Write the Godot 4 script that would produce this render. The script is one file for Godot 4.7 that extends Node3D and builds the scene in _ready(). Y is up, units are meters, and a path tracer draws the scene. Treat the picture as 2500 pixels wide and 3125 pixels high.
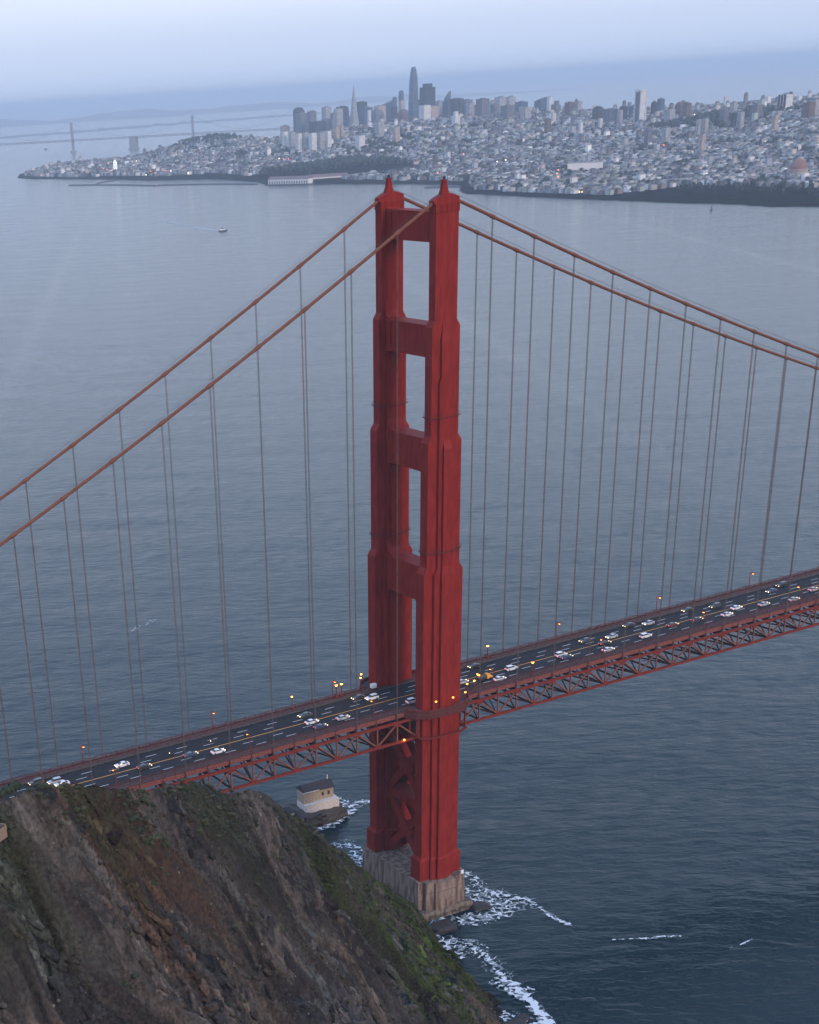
extends Node3D
# North tower of a red suspension bridge at dusk, seen from the air above the headland; x runs south along the bridge, z west, y up.

const DECK_Y := 74.4
const DECK_G := 0.0125
const CZ := 13.72
const XL := -236.0
const XR := 330.0

var counts := {}
var mats := {}
var unit_box: BoxMesh
var rng := RandomNumberGenerator.new()

class MB:
	var v := PackedVector3Array()
	var n := PackedVector3Array()
	var c := PackedColorArray()
	var uv := PackedVector2Array()
	var col := Color(1, 1, 1)
	func tri(a: Vector3, b: Vector3, d: Vector3, nn: Vector3) -> void:
		v.append(a)
		if (d - a).cross(b - a).dot(nn) >= 0.0:
			v.append(b); v.append(d)
		else:
			v.append(d); v.append(b)
		for i in 3:
			n.append(nn); c.append(col)
	func quad(a: Vector3, b: Vector3, d: Vector3, e: Vector3, out: Vector3) -> void:
		var nn := (d - a).cross(b - a)
		if nn.length() < 1e-9:
			nn = (e - a).cross(d - a)
		nn = nn.normalized()
		if nn.dot(out) < 0.0:
			nn = -nn
		tri(a, b, d, nn)
		tri(a, d, e, nn)
	func hexa(p: Array) -> void:   # 8 corners: bottom ring 0-3, top ring 4-7
		var m := Vector3.ZERO
		for q in p:
			m += q / 8.0
		for f in [[0, 1, 2, 3], [4, 5, 6, 7], [0, 1, 5, 4], [1, 2, 6, 5], [2, 3, 7, 6], [3, 0, 4, 7]]:
			var k: Vector3 = (p[f[0]] + p[f[1]] + p[f[2]] + p[f[3]]) / 4.0
			quad(p[f[0]], p[f[1]], p[f[2]], p[f[3]], k - m)
	func frustum(x: float, z: float, y0: float, hx0: float, hz0: float, y1: float, hx1: float, hz1: float) -> void:
		var p := []
		for q in [[y0, hx0, hz0], [y1, hx1, hz1]]:
			for s in [[-1, -1], [1, -1], [1, 1], [-1, 1]]:
				p.append(Vector3(x + s[0] * q[1], q[0], z + s[1] * q[2]))
		hexa(p)
	func box(ce: Vector3, size: Vector3) -> void:
		frustum(ce.x, ce.z, ce.y - size.y / 2, size.x / 2, size.z / 2, ce.y + size.y / 2, size.x / 2, size.z / 2)
	func tube(path: Array, r: float, sides := 8, r_end := -1.0) -> void:
		var ring := []
		var last := path.size() - 1
		for i in path.size():
			var d: Vector3 = (path[mini(i + 1, last)] - path[maxi(i - 1, 0)]).normalized()
			var a := d.cross(Vector3(0, 0, 1) if absf(d.z) < 0.8 else Vector3(1, 0, 0)).normalized()
			var b := d.cross(a)
			var rr: float = r if r_end < 0.0 else lerpf(r, r_end, float(i) / last)
			var row := []
			for k in sides:
				var w := TAU * k / sides
				row.append([path[i] + (a * cos(w) + b * sin(w)) * rr, a * cos(w) + b * sin(w)])
			ring.append(row)
		for i in last:
			for k in sides:
				var p = ring[i][k]; var q = ring[i][(k + 1) % sides]; var s = ring[i + 1][(k + 1) % sides]; var t = ring[i + 1][k]
				smooth([p, q, s]); smooth([p, s, t])
		for e in [0, last]:
			var out: Vector3 = (path[0] - path[1]) if e == 0 else (path[last] - path[last - 1])
			for k in range(1, sides - 1):
				tri(ring[e][0][0], ring[e][k][0], ring[e][k + 1][0], out.normalized())
	func smooth(t: Array) -> void:
		var a: Vector3 = t[0][0]; var b: Vector3 = t[1][0]; var d: Vector3 = t[2][0]
		var nn: Vector3 = t[0][1] + t[1][1] + t[2][1]
		var o := [0, 1, 2] if (d - a).cross(b - a).dot(nn) >= 0.0 else [0, 2, 1]
		for k in o:
			v.append(t[k][0]); n.append(t[k][1].normalized()); c.append(col)
	func lathe(o: Vector3, prof: Array, sides := 12) -> void:   # prof: [radius, y]
		for i in prof.size() - 1:
			var p0 = prof[i]; var p1 = prof[i + 1]
			var nr: float = p1[1] - p0[1]
			var ny: float = p0[0] - p1[0]
			for k in sides:
				var q := []
				for w in [TAU * k / sides, TAU * (k + 1) / sides]:
					for p in [p0, p1]:
						q.append([o + Vector3(cos(w) * p[0], p[1], sin(w) * p[0]), Vector3(cos(w) * nr, ny, sin(w) * nr).normalized()])
				smooth([q[0], q[1], q[3]]); smooth([q[0], q[3], q[2]])
	func extrude(poly: PackedVector2Array, z0: float, z1: float, axes: Basis, o := Vector3.ZERO) -> void:   # poly in (axes.x, axes.y), depth along axes.z
		var idx := Geometry2D.triangulate_polygon(poly)
		for e in [[z0, -axes.z], [z1, axes.z]]:
			for k in range(0, idx.size(), 3):
				var q := []
				for j in 3:
					var p := poly[idx[k + j]]
					q.append(o + axes.x * p.x + axes.y * p.y + axes.z * e[0])
				tri(q[0], q[1], q[2], e[1])
		var area := 0.0
		for k in poly.size():
			area += poly[k].cross(poly[(k + 1) % poly.size()])
		for k in poly.size():
			var a := poly[k]; var b := poly[(k + 1) % poly.size()]
			var e2 := b - a
			var on := Vector2(e2.y, -e2.x) * signf(area)
			var f := func(p: Vector2, z: float) -> Vector3: return o + axes.x * p.x + axes.y * p.y + axes.z * z
			quad(f.call(a, z0), f.call(b, z0), f.call(b, z1), f.call(a, z1), axes.x * on.x + axes.y * on.y)
	func mesh() -> ArrayMesh:
		var a := []
		a.resize(Mesh.ARRAY_MAX)
		a[Mesh.ARRAY_VERTEX] = v
		a[Mesh.ARRAY_NORMAL] = n
		a[Mesh.ARRAY_COLOR] = c
		if uv.size() == v.size():
			a[Mesh.ARRAY_TEX_UV] = uv
		var m := ArrayMesh.new()
		m.add_surface_from_arrays(Mesh.PRIMITIVE_TRIANGLES, a)
		return m

func numbered(called: String) -> String:
	counts[called] = counts.get(called, -1) + 1
	return called if counts[called] == 0 else "%s_%03d" % [called, counts[called]]

func tag(o: Node3D, label: String, category: String, group := "", kind := "") -> Node3D:
	if label: o.set_meta("label", label)
	if category: o.set_meta("category", category)
	if group: o.set_meta("group", group)
	if kind: o.set_meta("kind", kind)
	return o

func thing(called: String, label: String, category: String, at := Vector3.ZERO, group := "") -> Node3D:
	var o := Node3D.new()
	o.name = numbered(called)
	add_child(o)
	o.position = at
	return tag(o, label, category, group)

func part(parent: Node3D, called: String, m: Mesh, material: Material, xf := Transform3D()) -> MeshInstance3D:
	var o := MeshInstance3D.new()
	o.mesh = m
	o.material_override = material
	o.transform = xf
	if parent == self:
		o.name = numbered(called)
		add_child(o)
	else:
		o.name = called
		parent.add_child(o, true)
	return o

func bx(parent: Node3D, called: String, ce: Vector3, size: Vector3, material: Material, turn := Basis()) -> MeshInstance3D:
	return part(parent, called, unit_box, material, Transform3D(turn * Basis.from_scale(size), ce))

func beam(parent: Node3D, called: String, a: Vector3, b: Vector3, w: float, h: float, material: Material) -> MeshInstance3D:
	var x := (b - a).normalized()
	var z := x.cross(Vector3.UP if absf(x.y) < 0.95 else Vector3(1, 0, 0)).normalized()
	var y := z.cross(x)
	return bx(parent, called, (a + b) / 2.0, Vector3((b - a).length(), h, w), material, Basis(x, y, z))

func noise(sd: int, freq: float, oct := 4, kind := FastNoiseLite.TYPE_SIMPLEX, fractal := FastNoiseLite.FRACTAL_FBM) -> FastNoiseLite:
	var f := FastNoiseLite.new()
	f.seed = sd
	f.frequency = freq
	f.noise_type = kind
	f.fractal_type = fractal
	f.fractal_octaves = oct
	return f

func lin(r: float, g: float, b: float) -> Color:
	return Color(r, g, b).linear_to_srgb()

func mat(called: String, r: float, g: float, b: float, rough := 0.7, metal := 0.0) -> StandardMaterial3D:
	if mats.has(called):
		return mats[called]
	var m := StandardMaterial3D.new()
	m.resource_name = called
	m.albedo_color = lin(r, g, b)
	m.roughness = rough
	m.metallic = metal
	mats[called] = m
	return m

func glow(called: String, c: Color, energy: float) -> StandardMaterial3D:
	var m := mat(called, 0.4, 0.4, 0.4, 0.4)
	m.emission_enabled = true
	m.emission = c
	m.emission_energy_multiplier = energy
	return m

# grain: a seamless noise turned into a colour texture between two linear colours
func grain(f: FastNoiseLite, size: int, lo: Color, hi: Color, contrast := 1.0) -> ImageTexture:
	var im := f.get_seamless_image(size, size)
	im.convert(Image.FORMAT_RGB8)
	var d := im.get_data()
	for i in range(0, d.size(), 3):
		var t := clampf((d[i] / 255.0 - 0.5) * contrast + 0.5, 0.0, 1.0)
		var k := lo.lerp(hi, t).linear_to_srgb()
		d[i] = int(k.r * 255); d[i + 1] = int(k.g * 255); d[i + 2] = int(k.b * 255)
	im.set_data(size, size, false, Image.FORMAT_RGB8, d)
	im.generate_mipmaps()
	return ImageTexture.create_from_image(im)

func textured(called: String, t: Texture2D, scale: Vector3, rough: float, bump: Texture2D = null, cm := 0.0) -> StandardMaterial3D:
	var m := mat(called, 1, 1, 1, rough)
	m.albedo_texture = t
	m.uv1_triplanar = true
	m.uv1_world_triplanar = true
	m.uv1_scale = scale
	m.metallic_specular = 0.2
	if bump:
		m.heightmap_enabled = true
		m.heightmap_texture = bump
		m.heightmap_scale = cm
	return m

func deck_y(x: float) -> float:
	return DECK_Y + DECK_G * x

func cable_y(x: float) -> float:
	var t := sqrt(x * x + 4.0) - 0.3
	if x < 0.0:
		return 225.9 - 0.573 * t + 0.00035 * t * t
	return 225.9 - 0.4418 * t + 0.00028 * t * t

func _ready() -> void:
	rng.seed = 7
	unit_box = BoxMesh.new()
	sky_and_camera()
	materials()
	water()
	headland()
	lime_point()
	pier_and_tower()
	cables()
	deck()
	lamps()
	cars()
	foam()
	boats()
	city_land()
	skyline()
	downtown_fill()
	houses()
	waterfront()
	bay_bridge()
	lookout()

func sky_and_camera() -> void:
	var cam := Camera3D.new()
	cam.name = "camera"
	add_child(cam)
	cam.transform = Transform3D(Basis(Vector3(0.8827312, -0.0571636, 0.4663882), Vector3(0.26296838, 0.88267299, -0.38953307), Vector3(-0.38940115, 0.46649835, 0.79419521)), Vector3(-273.315, 253.888, 394.779))
	cam.projection = Camera3D.PROJECTION_FRUSTUM
	cam.near = 1.0
	cam.far = 120000.0
	cam.size = 0.67514
	cam.frustum_offset = Vector2(0.131231, 0.253310)
	cam.current = true
	var env := Environment.new()
	env.background_mode = Environment.BG_SKY
	var sky := Sky.new()
	var sm := PanoramaSkyMaterial.new()
	sm.panorama = ImageTexture.create_from_image(dusk_sky())
	sky.sky_material = sm
	env.sky = sky
	env.tonemap_mode = Environment.TONE_MAPPER_LINEAR
	env.tonemap_exposure = 1.42
	env.fog_enabled = true
	env.fog_density = 0.000062
	env.fog_light_color = Color(0.87, 0.935, 1.0)
	env.sdfgi_enabled = true
	env.ssao_enabled = true
	env.ssil_enabled = true
	var we := WorldEnvironment.new()
	we.name = "environment"
	we.environment = env
	add_child(we)
	var sun := DirectionalLight3D.new()
	sun.name = "sun"
	sun.light_energy = 0.44
	sun.light_color = Color(1.0, 0.88, 0.76)
	sun.light_angular_distance = 14.0
	sun.shadow_enabled = true
	add_child(sun)
	sun.look_at_from_position(Vector3(0.14, 0.38, 0.90) * 100.0, Vector3.ZERO)

# dusk sky: blue ground haze, a pale veil above it, clearer blue overhead, the same all round but for thin cloud
func dusk_sky() -> Image:
	var stops := [[-90.0, 0.05, 0.07, 0.10], [-1.0, 0.28, 0.36, 0.50], [0.0, 0.375, 0.455, 0.625], [1.2, 0.425, 0.50, 0.66], [3.2, 0.555, 0.615, 0.74], [5.5, 0.67, 0.71, 0.78], [10.0, 0.65, 0.735, 0.89], [20.0, 0.55, 0.71, 1.01], [45.0, 0.46, 0.65, 1.04], [90.0, 0.40, 0.59, 1.02]]
	var f := noise(29, 0.02, 4)
	var im := Image.create(1024, 512, false, Image.FORMAT_RGBAF)
	for j in 512:
		var el := 90.0 - (j + 0.5) / 512.0 * 180.0
		var k := 0
		while k < stops.size() - 2 and el > stops[k + 1][0]: k += 1
		var p = stops[k]; var q = stops[k + 1]
		var t := smoothstep(0.0, 1.0, clampf((el - p[0]) / (q[0] - p[0]), 0.0, 1.0))
		for i in 1024:
			var a := TAU * i / 1024.0
			var n := 1.0 + 0.10 * f.get_noise_3d(cos(a) * 60.0, el * 9.0, sin(a) * 60.0) * smoothstep(0.0, 4.0, el)
			im.set_pixel(i, j, Color(lerpf(p[1], q[1], t) * n, lerpf(p[2], q[2], t) * n, lerpf(p[3], q[3], t) * n))
	return im

func materials() -> void:
	var st := noise(3, 0.012, 5)
	var fine := grain(noise(5, 0.05, 4), 256, Color(0.3, 0.3, 0.3), Color(0.7, 0.7, 0.7))
	textured("orange_paint", grain(st, 512, Color(0.178, 0.0135, 0.0098), Color(0.246, 0.0215, 0.0155), 1.4), Vector3(0.06, 0.015, 0.06), 0.6, fine, 1.0)
	textured("cable_paint", grain(noise(11, 0.02, 4), 256, Color(0.13, 0.052, 0.036), Color(0.22, 0.085, 0.055), 1.4), Vector3(0.2, 0.2, 0.2), 0.75)
	textured("truss_paint", grain(noise(12, 0.02, 4), 256, Color(0.13, 0.022, 0.016), Color(0.22, 0.036, 0.025), 1.5), Vector3(0.2, 0.2, 0.2), 0.7)
	textured("web_paint", grain(noise(19, 0.03, 4), 256, Color(0.16, 0.05, 0.035), Color(0.28, 0.10, 0.07), 1.6), Vector3(0.3, 0.3, 0.3), 0.75)
	textured("fascia_paint", grain(noise(20, 0.03, 4), 256, Color(0.14, 0.045, 0.038), Color(0.24, 0.085, 0.07), 1.6), Vector3(0.15, 0.15, 0.15), 0.75)
	textured("rope_grey", grain(noise(22, 0.03, 3), 128, Color(0.10, 0.07, 0.06), Color(0.17, 0.12, 0.10), 1.4), Vector3(0.3, 0.1, 0.3), 0.8)
	textured("walk_rail_paint", grain(noise(13, 0.02, 4), 256, Color(0.075, 0.024, 0.022), Color(0.13, 0.038, 0.034), 1.5), Vector3(0.2, 0.2, 0.2), 0.7)
	textured("asphalt", grain(noise(14, 0.02, 5), 512, Color(0.015, 0.0155, 0.018), Color(0.032, 0.032, 0.036), 1.6), Vector3(0.03, 0.12, 0.12), 0.8)
	textured("walk_concrete", grain(noise(15, 0.03, 4), 256, Color(0.055, 0.050, 0.052), Color(0.10, 0.094, 0.094), 1.4), Vector3(0.1, 0.1, 0.1), 0.85)
	textured("pier_concrete", grain(noise(16, 0.015, 5), 512, Color(0.115, 0.078, 0.063), Color(0.27, 0.20, 0.165), 1.7), Vector3(0.045, 0.012, 0.045), 0.85, fine, 4.0)
	mat("paint_white", 0.75, 0.75, 0.75, 0.5)
	mat("paint_yellow", 0.72, 0.32, 0.03, 0.5)
	mat("steel_dark", 0.03, 0.028, 0.03, 0.6)
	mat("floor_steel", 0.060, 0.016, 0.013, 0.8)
	mat("tyre", 0.015, 0.015, 0.016, 0.8)
	var g := mat("car_glass", 0.02, 0.024, 0.03, 0.08)
	g.metallic_specular = 0.6
	glow("headlight_glow", Color(1.0, 0.86, 0.62), 5.0)
	glow("taillight_glow", Color(1.0, 0.10, 0.04), 2.2)
	glow("amber_glow", Color(1.0, 0.55, 0.08), 7.0)
	glow("sodium_glow", Color(1.0, 0.60, 0.16), 9.0)

func water() -> void:
	# one sheet to the horizon, finer near the bridge, gently swelling
	var axis := func(lo: float, hi: float, step: float) -> PackedFloat32Array:
		var a := PackedFloat32Array()
		var x := lo
		while x <= hi:
			a.append(x)
			x += step
		var out := PackedFloat32Array()
		var far := []
		var s := step
		var p := lo
		while p > -70000.0:
			s *= 1.12
			p -= s
			far.append(p)
		far.reverse()
		for q in far: out.append(q)
		out.append_array(a)
		s = step
		p = a[a.size() - 1]
		while p < 70000.0:
			s *= 1.12
			p += s
			out.append(p)
		return out
	var xs: PackedFloat32Array = axis.call(-120.0, 700.0, 7.0)
	var zs: PackedFloat32Array = axis.call(-1100.0, 200.0, 7.0)
	var sw := noise(21, 0.012, 3)
	sw.domain_warp_enabled = true
	sw.domain_warp_amplitude = 40.0
	var nx := xs.size()
	var nz := zs.size()
	var v := PackedVector3Array()
	var n := PackedVector3Array()
	var uv := PackedVector2Array()
	var idx := PackedInt32Array()
	var cx := Vector2(0.90, 0.43)   # along the crests
	for j in nz:
		for i in nx:
			var x := xs[i]
			var z := zs[j]
			var c := Vector2(x * cx.x + z * cx.y, -x * cx.y + z * cx.x)
			var h := 0.0
			var near := absf(x - 300.0) < 600.0 and absf(z + 450.0) < 900.0
			if near:
				h = 0.32 * sw.get_noise_2d(c.x * 0.45, c.y * 1.3)
			v.append(Vector3(x, h, z))
			if near:
				var e := 3.0
				var h1 := 0.32 * sw.get_noise_2d((c.x + e * cx.x) * 0.45, (c.y - e * cx.y) * 1.3)
				var h2 := 0.32 * sw.get_noise_2d((c.x + e * cx.y) * 0.45, (c.y + e * cx.x) * 1.3)
				n.append(Vector3(-(h1 - h) / e, 1.0, -(h2 - h) / e).normalized())
			else:
				n.append(Vector3.UP)
			uv.append(Vector2(c.x / 520.0, c.y / 210.0))
	for j in nz - 1:
		for i in nx - 1:
			var a := j * nx + i
			idx.append_array(PackedInt32Array([a, a + 1, a + nx, a + 1, a + nx + 1, a + nx]))
	var arr := []
	arr.resize(Mesh.ARRAY_MAX)
	arr[Mesh.ARRAY_VERTEX] = v
	arr[Mesh.ARRAY_NORMAL] = n
	arr[Mesh.ARRAY_TEX_UV] = uv
	arr[Mesh.ARRAY_INDEX] = idx
	var m := ArrayMesh.new()
	m.add_surface_from_arrays(Mesh.PRIMITIVE_TRIANGLES, arr)
	var w := mat("sea_water", 0.003, 0.017, 0.023, 0.09)
	w.metallic_specular = 0.24
	var f := noise(23, 0.011, 6, FastNoiseLite.TYPE_SIMPLEX_SMOOTH)
	f.fractal_gain = 0.62
	f.domain_warp_enabled = true
	f.domain_warp_amplitude = 30.0
	f.domain_warp_frequency = 0.006
	var im := f.get_seamless_image(2048, 2048)
	im.convert(Image.FORMAT_RGB8)
	im.bump_map_to_normal_map(6.0)
	var rf := noise(24, 0.006, 3)
	w.roughness = 1.0
	w.roughness_texture = grain(rf, 512, Color(0.065, 0.065, 0.065).srgb_to_linear(), Color(0.15, 0.15, 0.15).srgb_to_linear(), 1.6)
	w.normal_enabled = true
	w.normal_texture = ImageTexture.create_from_image(im)
	w.normal_scale = 0.55
	var o := part(self, "water", m, w)
	tag(o, "blue grey strait water with rippled surface", "", "", "structure")

const RIDGE := [[-160.0, 152.0], [-60.0, 147.0], [0.2, 141.8], [7.7, 140.8], [15.2, 138.6], [23.1, 136.0], [31.0, 131.5], [41.3, 126.7], [50.5, 122.9], [57.3, 120.7], [63.4, 119.0], [68.6, 117.7], [72.8, 115.9], [77.0, 113.0], [83.5, 109.1], [90.4, 105.7], [95.3, 104.9], [101.4, 102.1], [105.1, 99.5], [112.7, 93.3], [120.5, 86.6], [131.7, 78.2], [143.5, 67.5], [153.0, 60.5], [162.9, 51.0], [177.0, 39.7], [192.2, 29.1], [204.3, 18.8], [215.1, 7.1], [219.6, 1.2], [226.0, -6.0], [260.0, -30.0]]
const RO := Vector2(-195.0, 150.0)
const RS := Vector2(0.832, -0.555)
const RT := Vector2(0.555, 0.832)
var n_rib: FastNoiseLite
var n_mid: FastNoiseLite
var n_small: FastNoiseLite
var n_tone: FastNoiseLite
var n_patch: FastNoiseLite
var n_warp: FastNoiseLite
var n_crag: FastNoiseLite
var n_block: FastNoiseLite

func ridge_y(s: float) -> float:
	for k in RIDGE.size() - 1:
		if s < RIDGE[k + 1][0]:
			var a = RIDGE[k]; var b = RIDGE[k + 1]
			return lerpf(a[1], b[1], clampf((s - a[0]) / (b[0] - a[0]), 0.0, 1.0))
	return -30.0

func land_y(s: float, t: float) -> float:
	var r := ridge_y(s)
	var w := s * 0.94 - t * 0.33   # across the gullies
	var l := s * 0.33 + t * 0.94   # down the face
	if t < 0.0:
		return r + t * 0.85 + n_mid.get_noise_2d(s, t) * minf(-t * 0.12, 3.0)
	var k := smoothstep(0.0, 10.0, t)
	w += n_warp.get_noise_2d(w, l) * 7.0
	var rib := n_rib.get_noise_2d(w, l * 0.17)               # knife ribs and gullies running down the face
	var rib2 := n_rib.get_noise_2d(w * 2.7 + 500.0, l * 0.5)
	var crag := n_crag.get_noise_2d(w, l * 0.5)              # broken ledges
	var rocky := smoothstep(-0.12, 0.12, n_tone.get_noise_2d(w * 1.3, l * 0.4))
	var steep := lerpf(1.65, 1.05, smoothstep(95.0, 185.0, s))
	var h := r - t * steep - 1.5 * sin(t * 0.13) * k
	h += (rib * 8.5 - 1.0) * k + rib * 1.3 * (1.0 - k)
	h += (rib2 * 2.4) * (0.2 + 0.8 * k)
	h += crag * (0.9 + 1.5 * rocky) * (0.3 + 0.7 * k)
	h += n_crag.get_noise_2d(w * 2.6 + 70.0, l * 1.7) * (0.35 + 0.55 * rocky)
	h += n_small.get_noise_2d(w * 1.5, l * 0.5) * 0.5
	return h

func land_color(s: float, t: float, y: float) -> Color:
	var w := s * 0.94 - t * 0.33
	var l := s * 0.33 + t * 0.94
	w += n_warp.get_noise_2d(w, l) * 7.0
	var a := n_tone.get_noise_2d(w * 1.3, l * 0.4)
	var b := n_patch.get_noise_2d(w * 1.2, l * 0.35)
	var d := n_small.get_noise_2d(w * 4.0 + 90.0, l * 3.0)
	var e := n_mid.get_noise_2d(w * 3.0 - 40.0, l * 0.7)
	var rocky := smoothstep(-0.12, 0.12, a)
	var block := n_block.get_noise_2d(w, l * 0.28)
	var block2 := n_block.get_noise_2d(w * 2.4 + 60.0, l * 1.0)
	# stony ground and soil
	var streak := n_small.get_noise_2d(w * 1.6 + 30.0, l * 0.2) * 0.6 + d * 0.4
	var soil := Color(0.054, 0.042, 0.036).lerp(Color(0.034, 0.028, 0.025), smoothstep(0.0, 0.2, e + streak * 0.5))
	soil = soil.lerp(Color(0.070, 0.060, 0.050), smoothstep(0.08, 0.25, -e - streak * 0.4))
	var stone := Color(0.062, 0.056, 0.053) * (1.0 + 0.25 * block + 0.25 * block2 + streak * 0.8)
	stone = stone.lerp(Color(0.100, 0.097, 0.088) * (1.0 + 0.25 * block2), smoothstep(0.08, 0.20, n_tone.get_noise_2d(w * 2.0 + 200.0, l * 0.6) + streak * 0.3) * 0.8)       # grey green slabs
	stone = stone.lerp(Color(0.030, 0.027, 0.026), smoothstep(0.12, 0.24, n_tone.get_noise_2d(w * 2.4 - 300.0, l * 0.5) + streak * 0.3) * 0.8)      # dark chert bands
	var c := soil.lerp(stone, rocky)
	# rust red soil slide near the top
	var red := smoothstep(12.0, 22.0, s) * (1.0 - smoothstep(40.0, 66.0, s)) * (1.0 - smoothstep(14.0, 34.0, t))
	c = c.lerp(Color(0.072, 0.038, 0.023) * (1.0 + streak), red * smoothstep(-0.2, 0.0, b + streak * 0.5) * 0.8)
	# moss and grass on the seaward end
	var moss := smoothstep(140.0, 164.0, s + t * 0.35 + b * 40.0 + streak * 26.0) * smoothstep(-0.08, 0.06, b * 0.6 + streak * 0.6)
	c = c.lerp(Color(0.040, 0.060, 0.010) * (1.0 + streak * 0.6), moss * 0.9)
	var scrub := smoothstep(0.08, 0.24, b + d * 0.3 + streak * 0.3) * (1.0 - smoothstep(5.0, 22.0, t))
	c = c.lerp(Color(0.040, 0.043, 0.020), scrub * 0.6)
	# pale tan bare rock in the low left corner and in patches
	var bare := smoothstep(0.24, 0.36, -b + streak * 0.4) * (1.0 - moss) * 0.5
	bare = maxf(bare, smoothstep(-14.0, -22.0, s + streak * 14.0) * smoothstep(14.0, 22.0, t))
	c = c.lerp(Color(0.15, 0.114, 0.086) * (1.0 + 0.35 * block2 + streak * 0.6), bare * 0.75)
	if y < 3.5 + d * 2.0:
		c = Color(0.022, 0.020, 0.018)   # wet black rock at the waterline
	return c * (1.0 + d * 0.35)

func headland() -> void:
	n_rib = noise(31, 0.019, 5, FastNoiseLite.TYPE_SIMPLEX, FastNoiseLite.FRACTAL_RIDGED)
	n_rib.fractal_gain = 0.52
	n_mid = noise(32, 0.045, 4)
	n_small = noise(33, 0.16, 4)
	n_tone = noise(34, 0.035, 4)
	n_patch = noise(35, 0.022, 3)
	n_warp = noise(38, 0.03, 2)
	n_crag = noise(39, 0.085, 4, FastNoiseLite.TYPE_SIMPLEX, FastNoiseLite.FRACTAL_RIDGED)
	n_block = noise(39, 0.30, 1, FastNoiseLite.TYPE_CELLULAR, FastNoiseLite.FRACTAL_NONE)
	n_block.cellular_return_type = FastNoiseLite.RETURN_CELL_VALUE
	var ss := PackedFloat32Array()
	var ts := PackedFloat32Array()
	var x := -150.0
	while x < 262.0:
		ss.append(x)
		x += 0.5 if x > -62.0 and x < 232.0 else 4.0
	x = -190.0
	while x < 260.0:
		ts.append(x)
		x += 0.32 if x > -3.0 and x < 60.0 else (1.5 if x > -30.0 and x < 110.0 else 6.0)
	var ns := ss.size()
	var nt := ts.size()
	var v := PackedVector3Array()
	var c := PackedColorArray()
	var n := PackedVector3Array()
	v.resize(ns * nt); c.resize(ns * nt); n.resize(ns * nt)
	for j in nt:
		for i in ns:
			var s := ss[i]
			var t := ts[j]
			var p := RO + RS * s + RT * t
			var y := land_y(s, t)
			y = maxf(y, -6.0)
			v[j * ns + i] = Vector3(p.x, y, p.y)
			c[j * ns + i] = land_color(s, t, y)
	for j in nt:
		for i in ns:
			var a := v[j * ns + mini(i + 1, ns - 1)] - v[j * ns + maxi(i - 1, 0)]
			var b := v[mini(j + 1, nt - 1) * ns + i] - v[maxi(j - 1, 0) * ns + i]
			var q := b.cross(a).normalized()
			n[j * ns + i] = q if q.y > 0.0 else -q
	var idx := PackedInt32Array()
	idx.resize((ns - 1) * (nt - 1) * 6)
	var k := 0
	for j in nt - 1:
		for i in ns - 1:
			var a := j * ns + i
			for q in [a, a + 1, a + ns, a + 1, a + ns + 1, a + ns]:
				idx[k] = q
				k += 1
	var arr := []
	arr.resize(Mesh.ARRAY_MAX)
	arr[Mesh.ARRAY_VERTEX] = v
	arr[Mesh.ARRAY_NORMAL] = n
	arr[Mesh.ARRAY_COLOR] = c
	arr[Mesh.ARRAY_INDEX] = idx
	var m := ArrayMesh.new()
	m.add_surface_from_arrays(Mesh.PRIMITIVE_TRIANGLES, arr)
	var rock := textured("cliff_rock", grain(noise(36, 0.012, 7), 1024, Color(0.42, 0.42, 0.42), Color(1.0, 1.0, 1.0), 1.8), Vector3(0.06, 0.06, 0.06), 0.95, grain(noise(37, 0.025, 6), 512, Color(0, 0, 0), Color(1, 1, 1), 1.4), 40.0)
	rock.vertex_color_use_as_albedo = true
	tag(part(self, "cliff", m, rock), "steep brown gullied headland cliff falling to the sea", "", "", "structure")
	outcrops()
	# loose stones and scrub on the face
	var rk := boulder_mesh(41, 0.35)
	scatter("loose_rocks", "loose grey stones strewn over the cliff face", rk, 1300, func(s: float, t: float) -> float: return 0.14 + 0.4 * pow(rng.randf(), 4.0), [Color(0.09, 0.08, 0.07), Color(0.15, 0.13, 0.11), Color(0.05, 0.046, 0.042)], 0.5, 51)
	var tf := tuft_mesh()
	scatter("cliff_scrub", "low scrub and grass tufts clinging to the cliff", tf, 3600, func(s: float, t: float) -> float: return 0.25 + 0.6 * rng.randf(), [Color(0.060, 0.072, 0.022), Color(0.090, 0.080, 0.042), Color(0.056, 0.072, 0.020), Color(0.11, 0.09, 0.055)], 1.0, 52)

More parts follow.
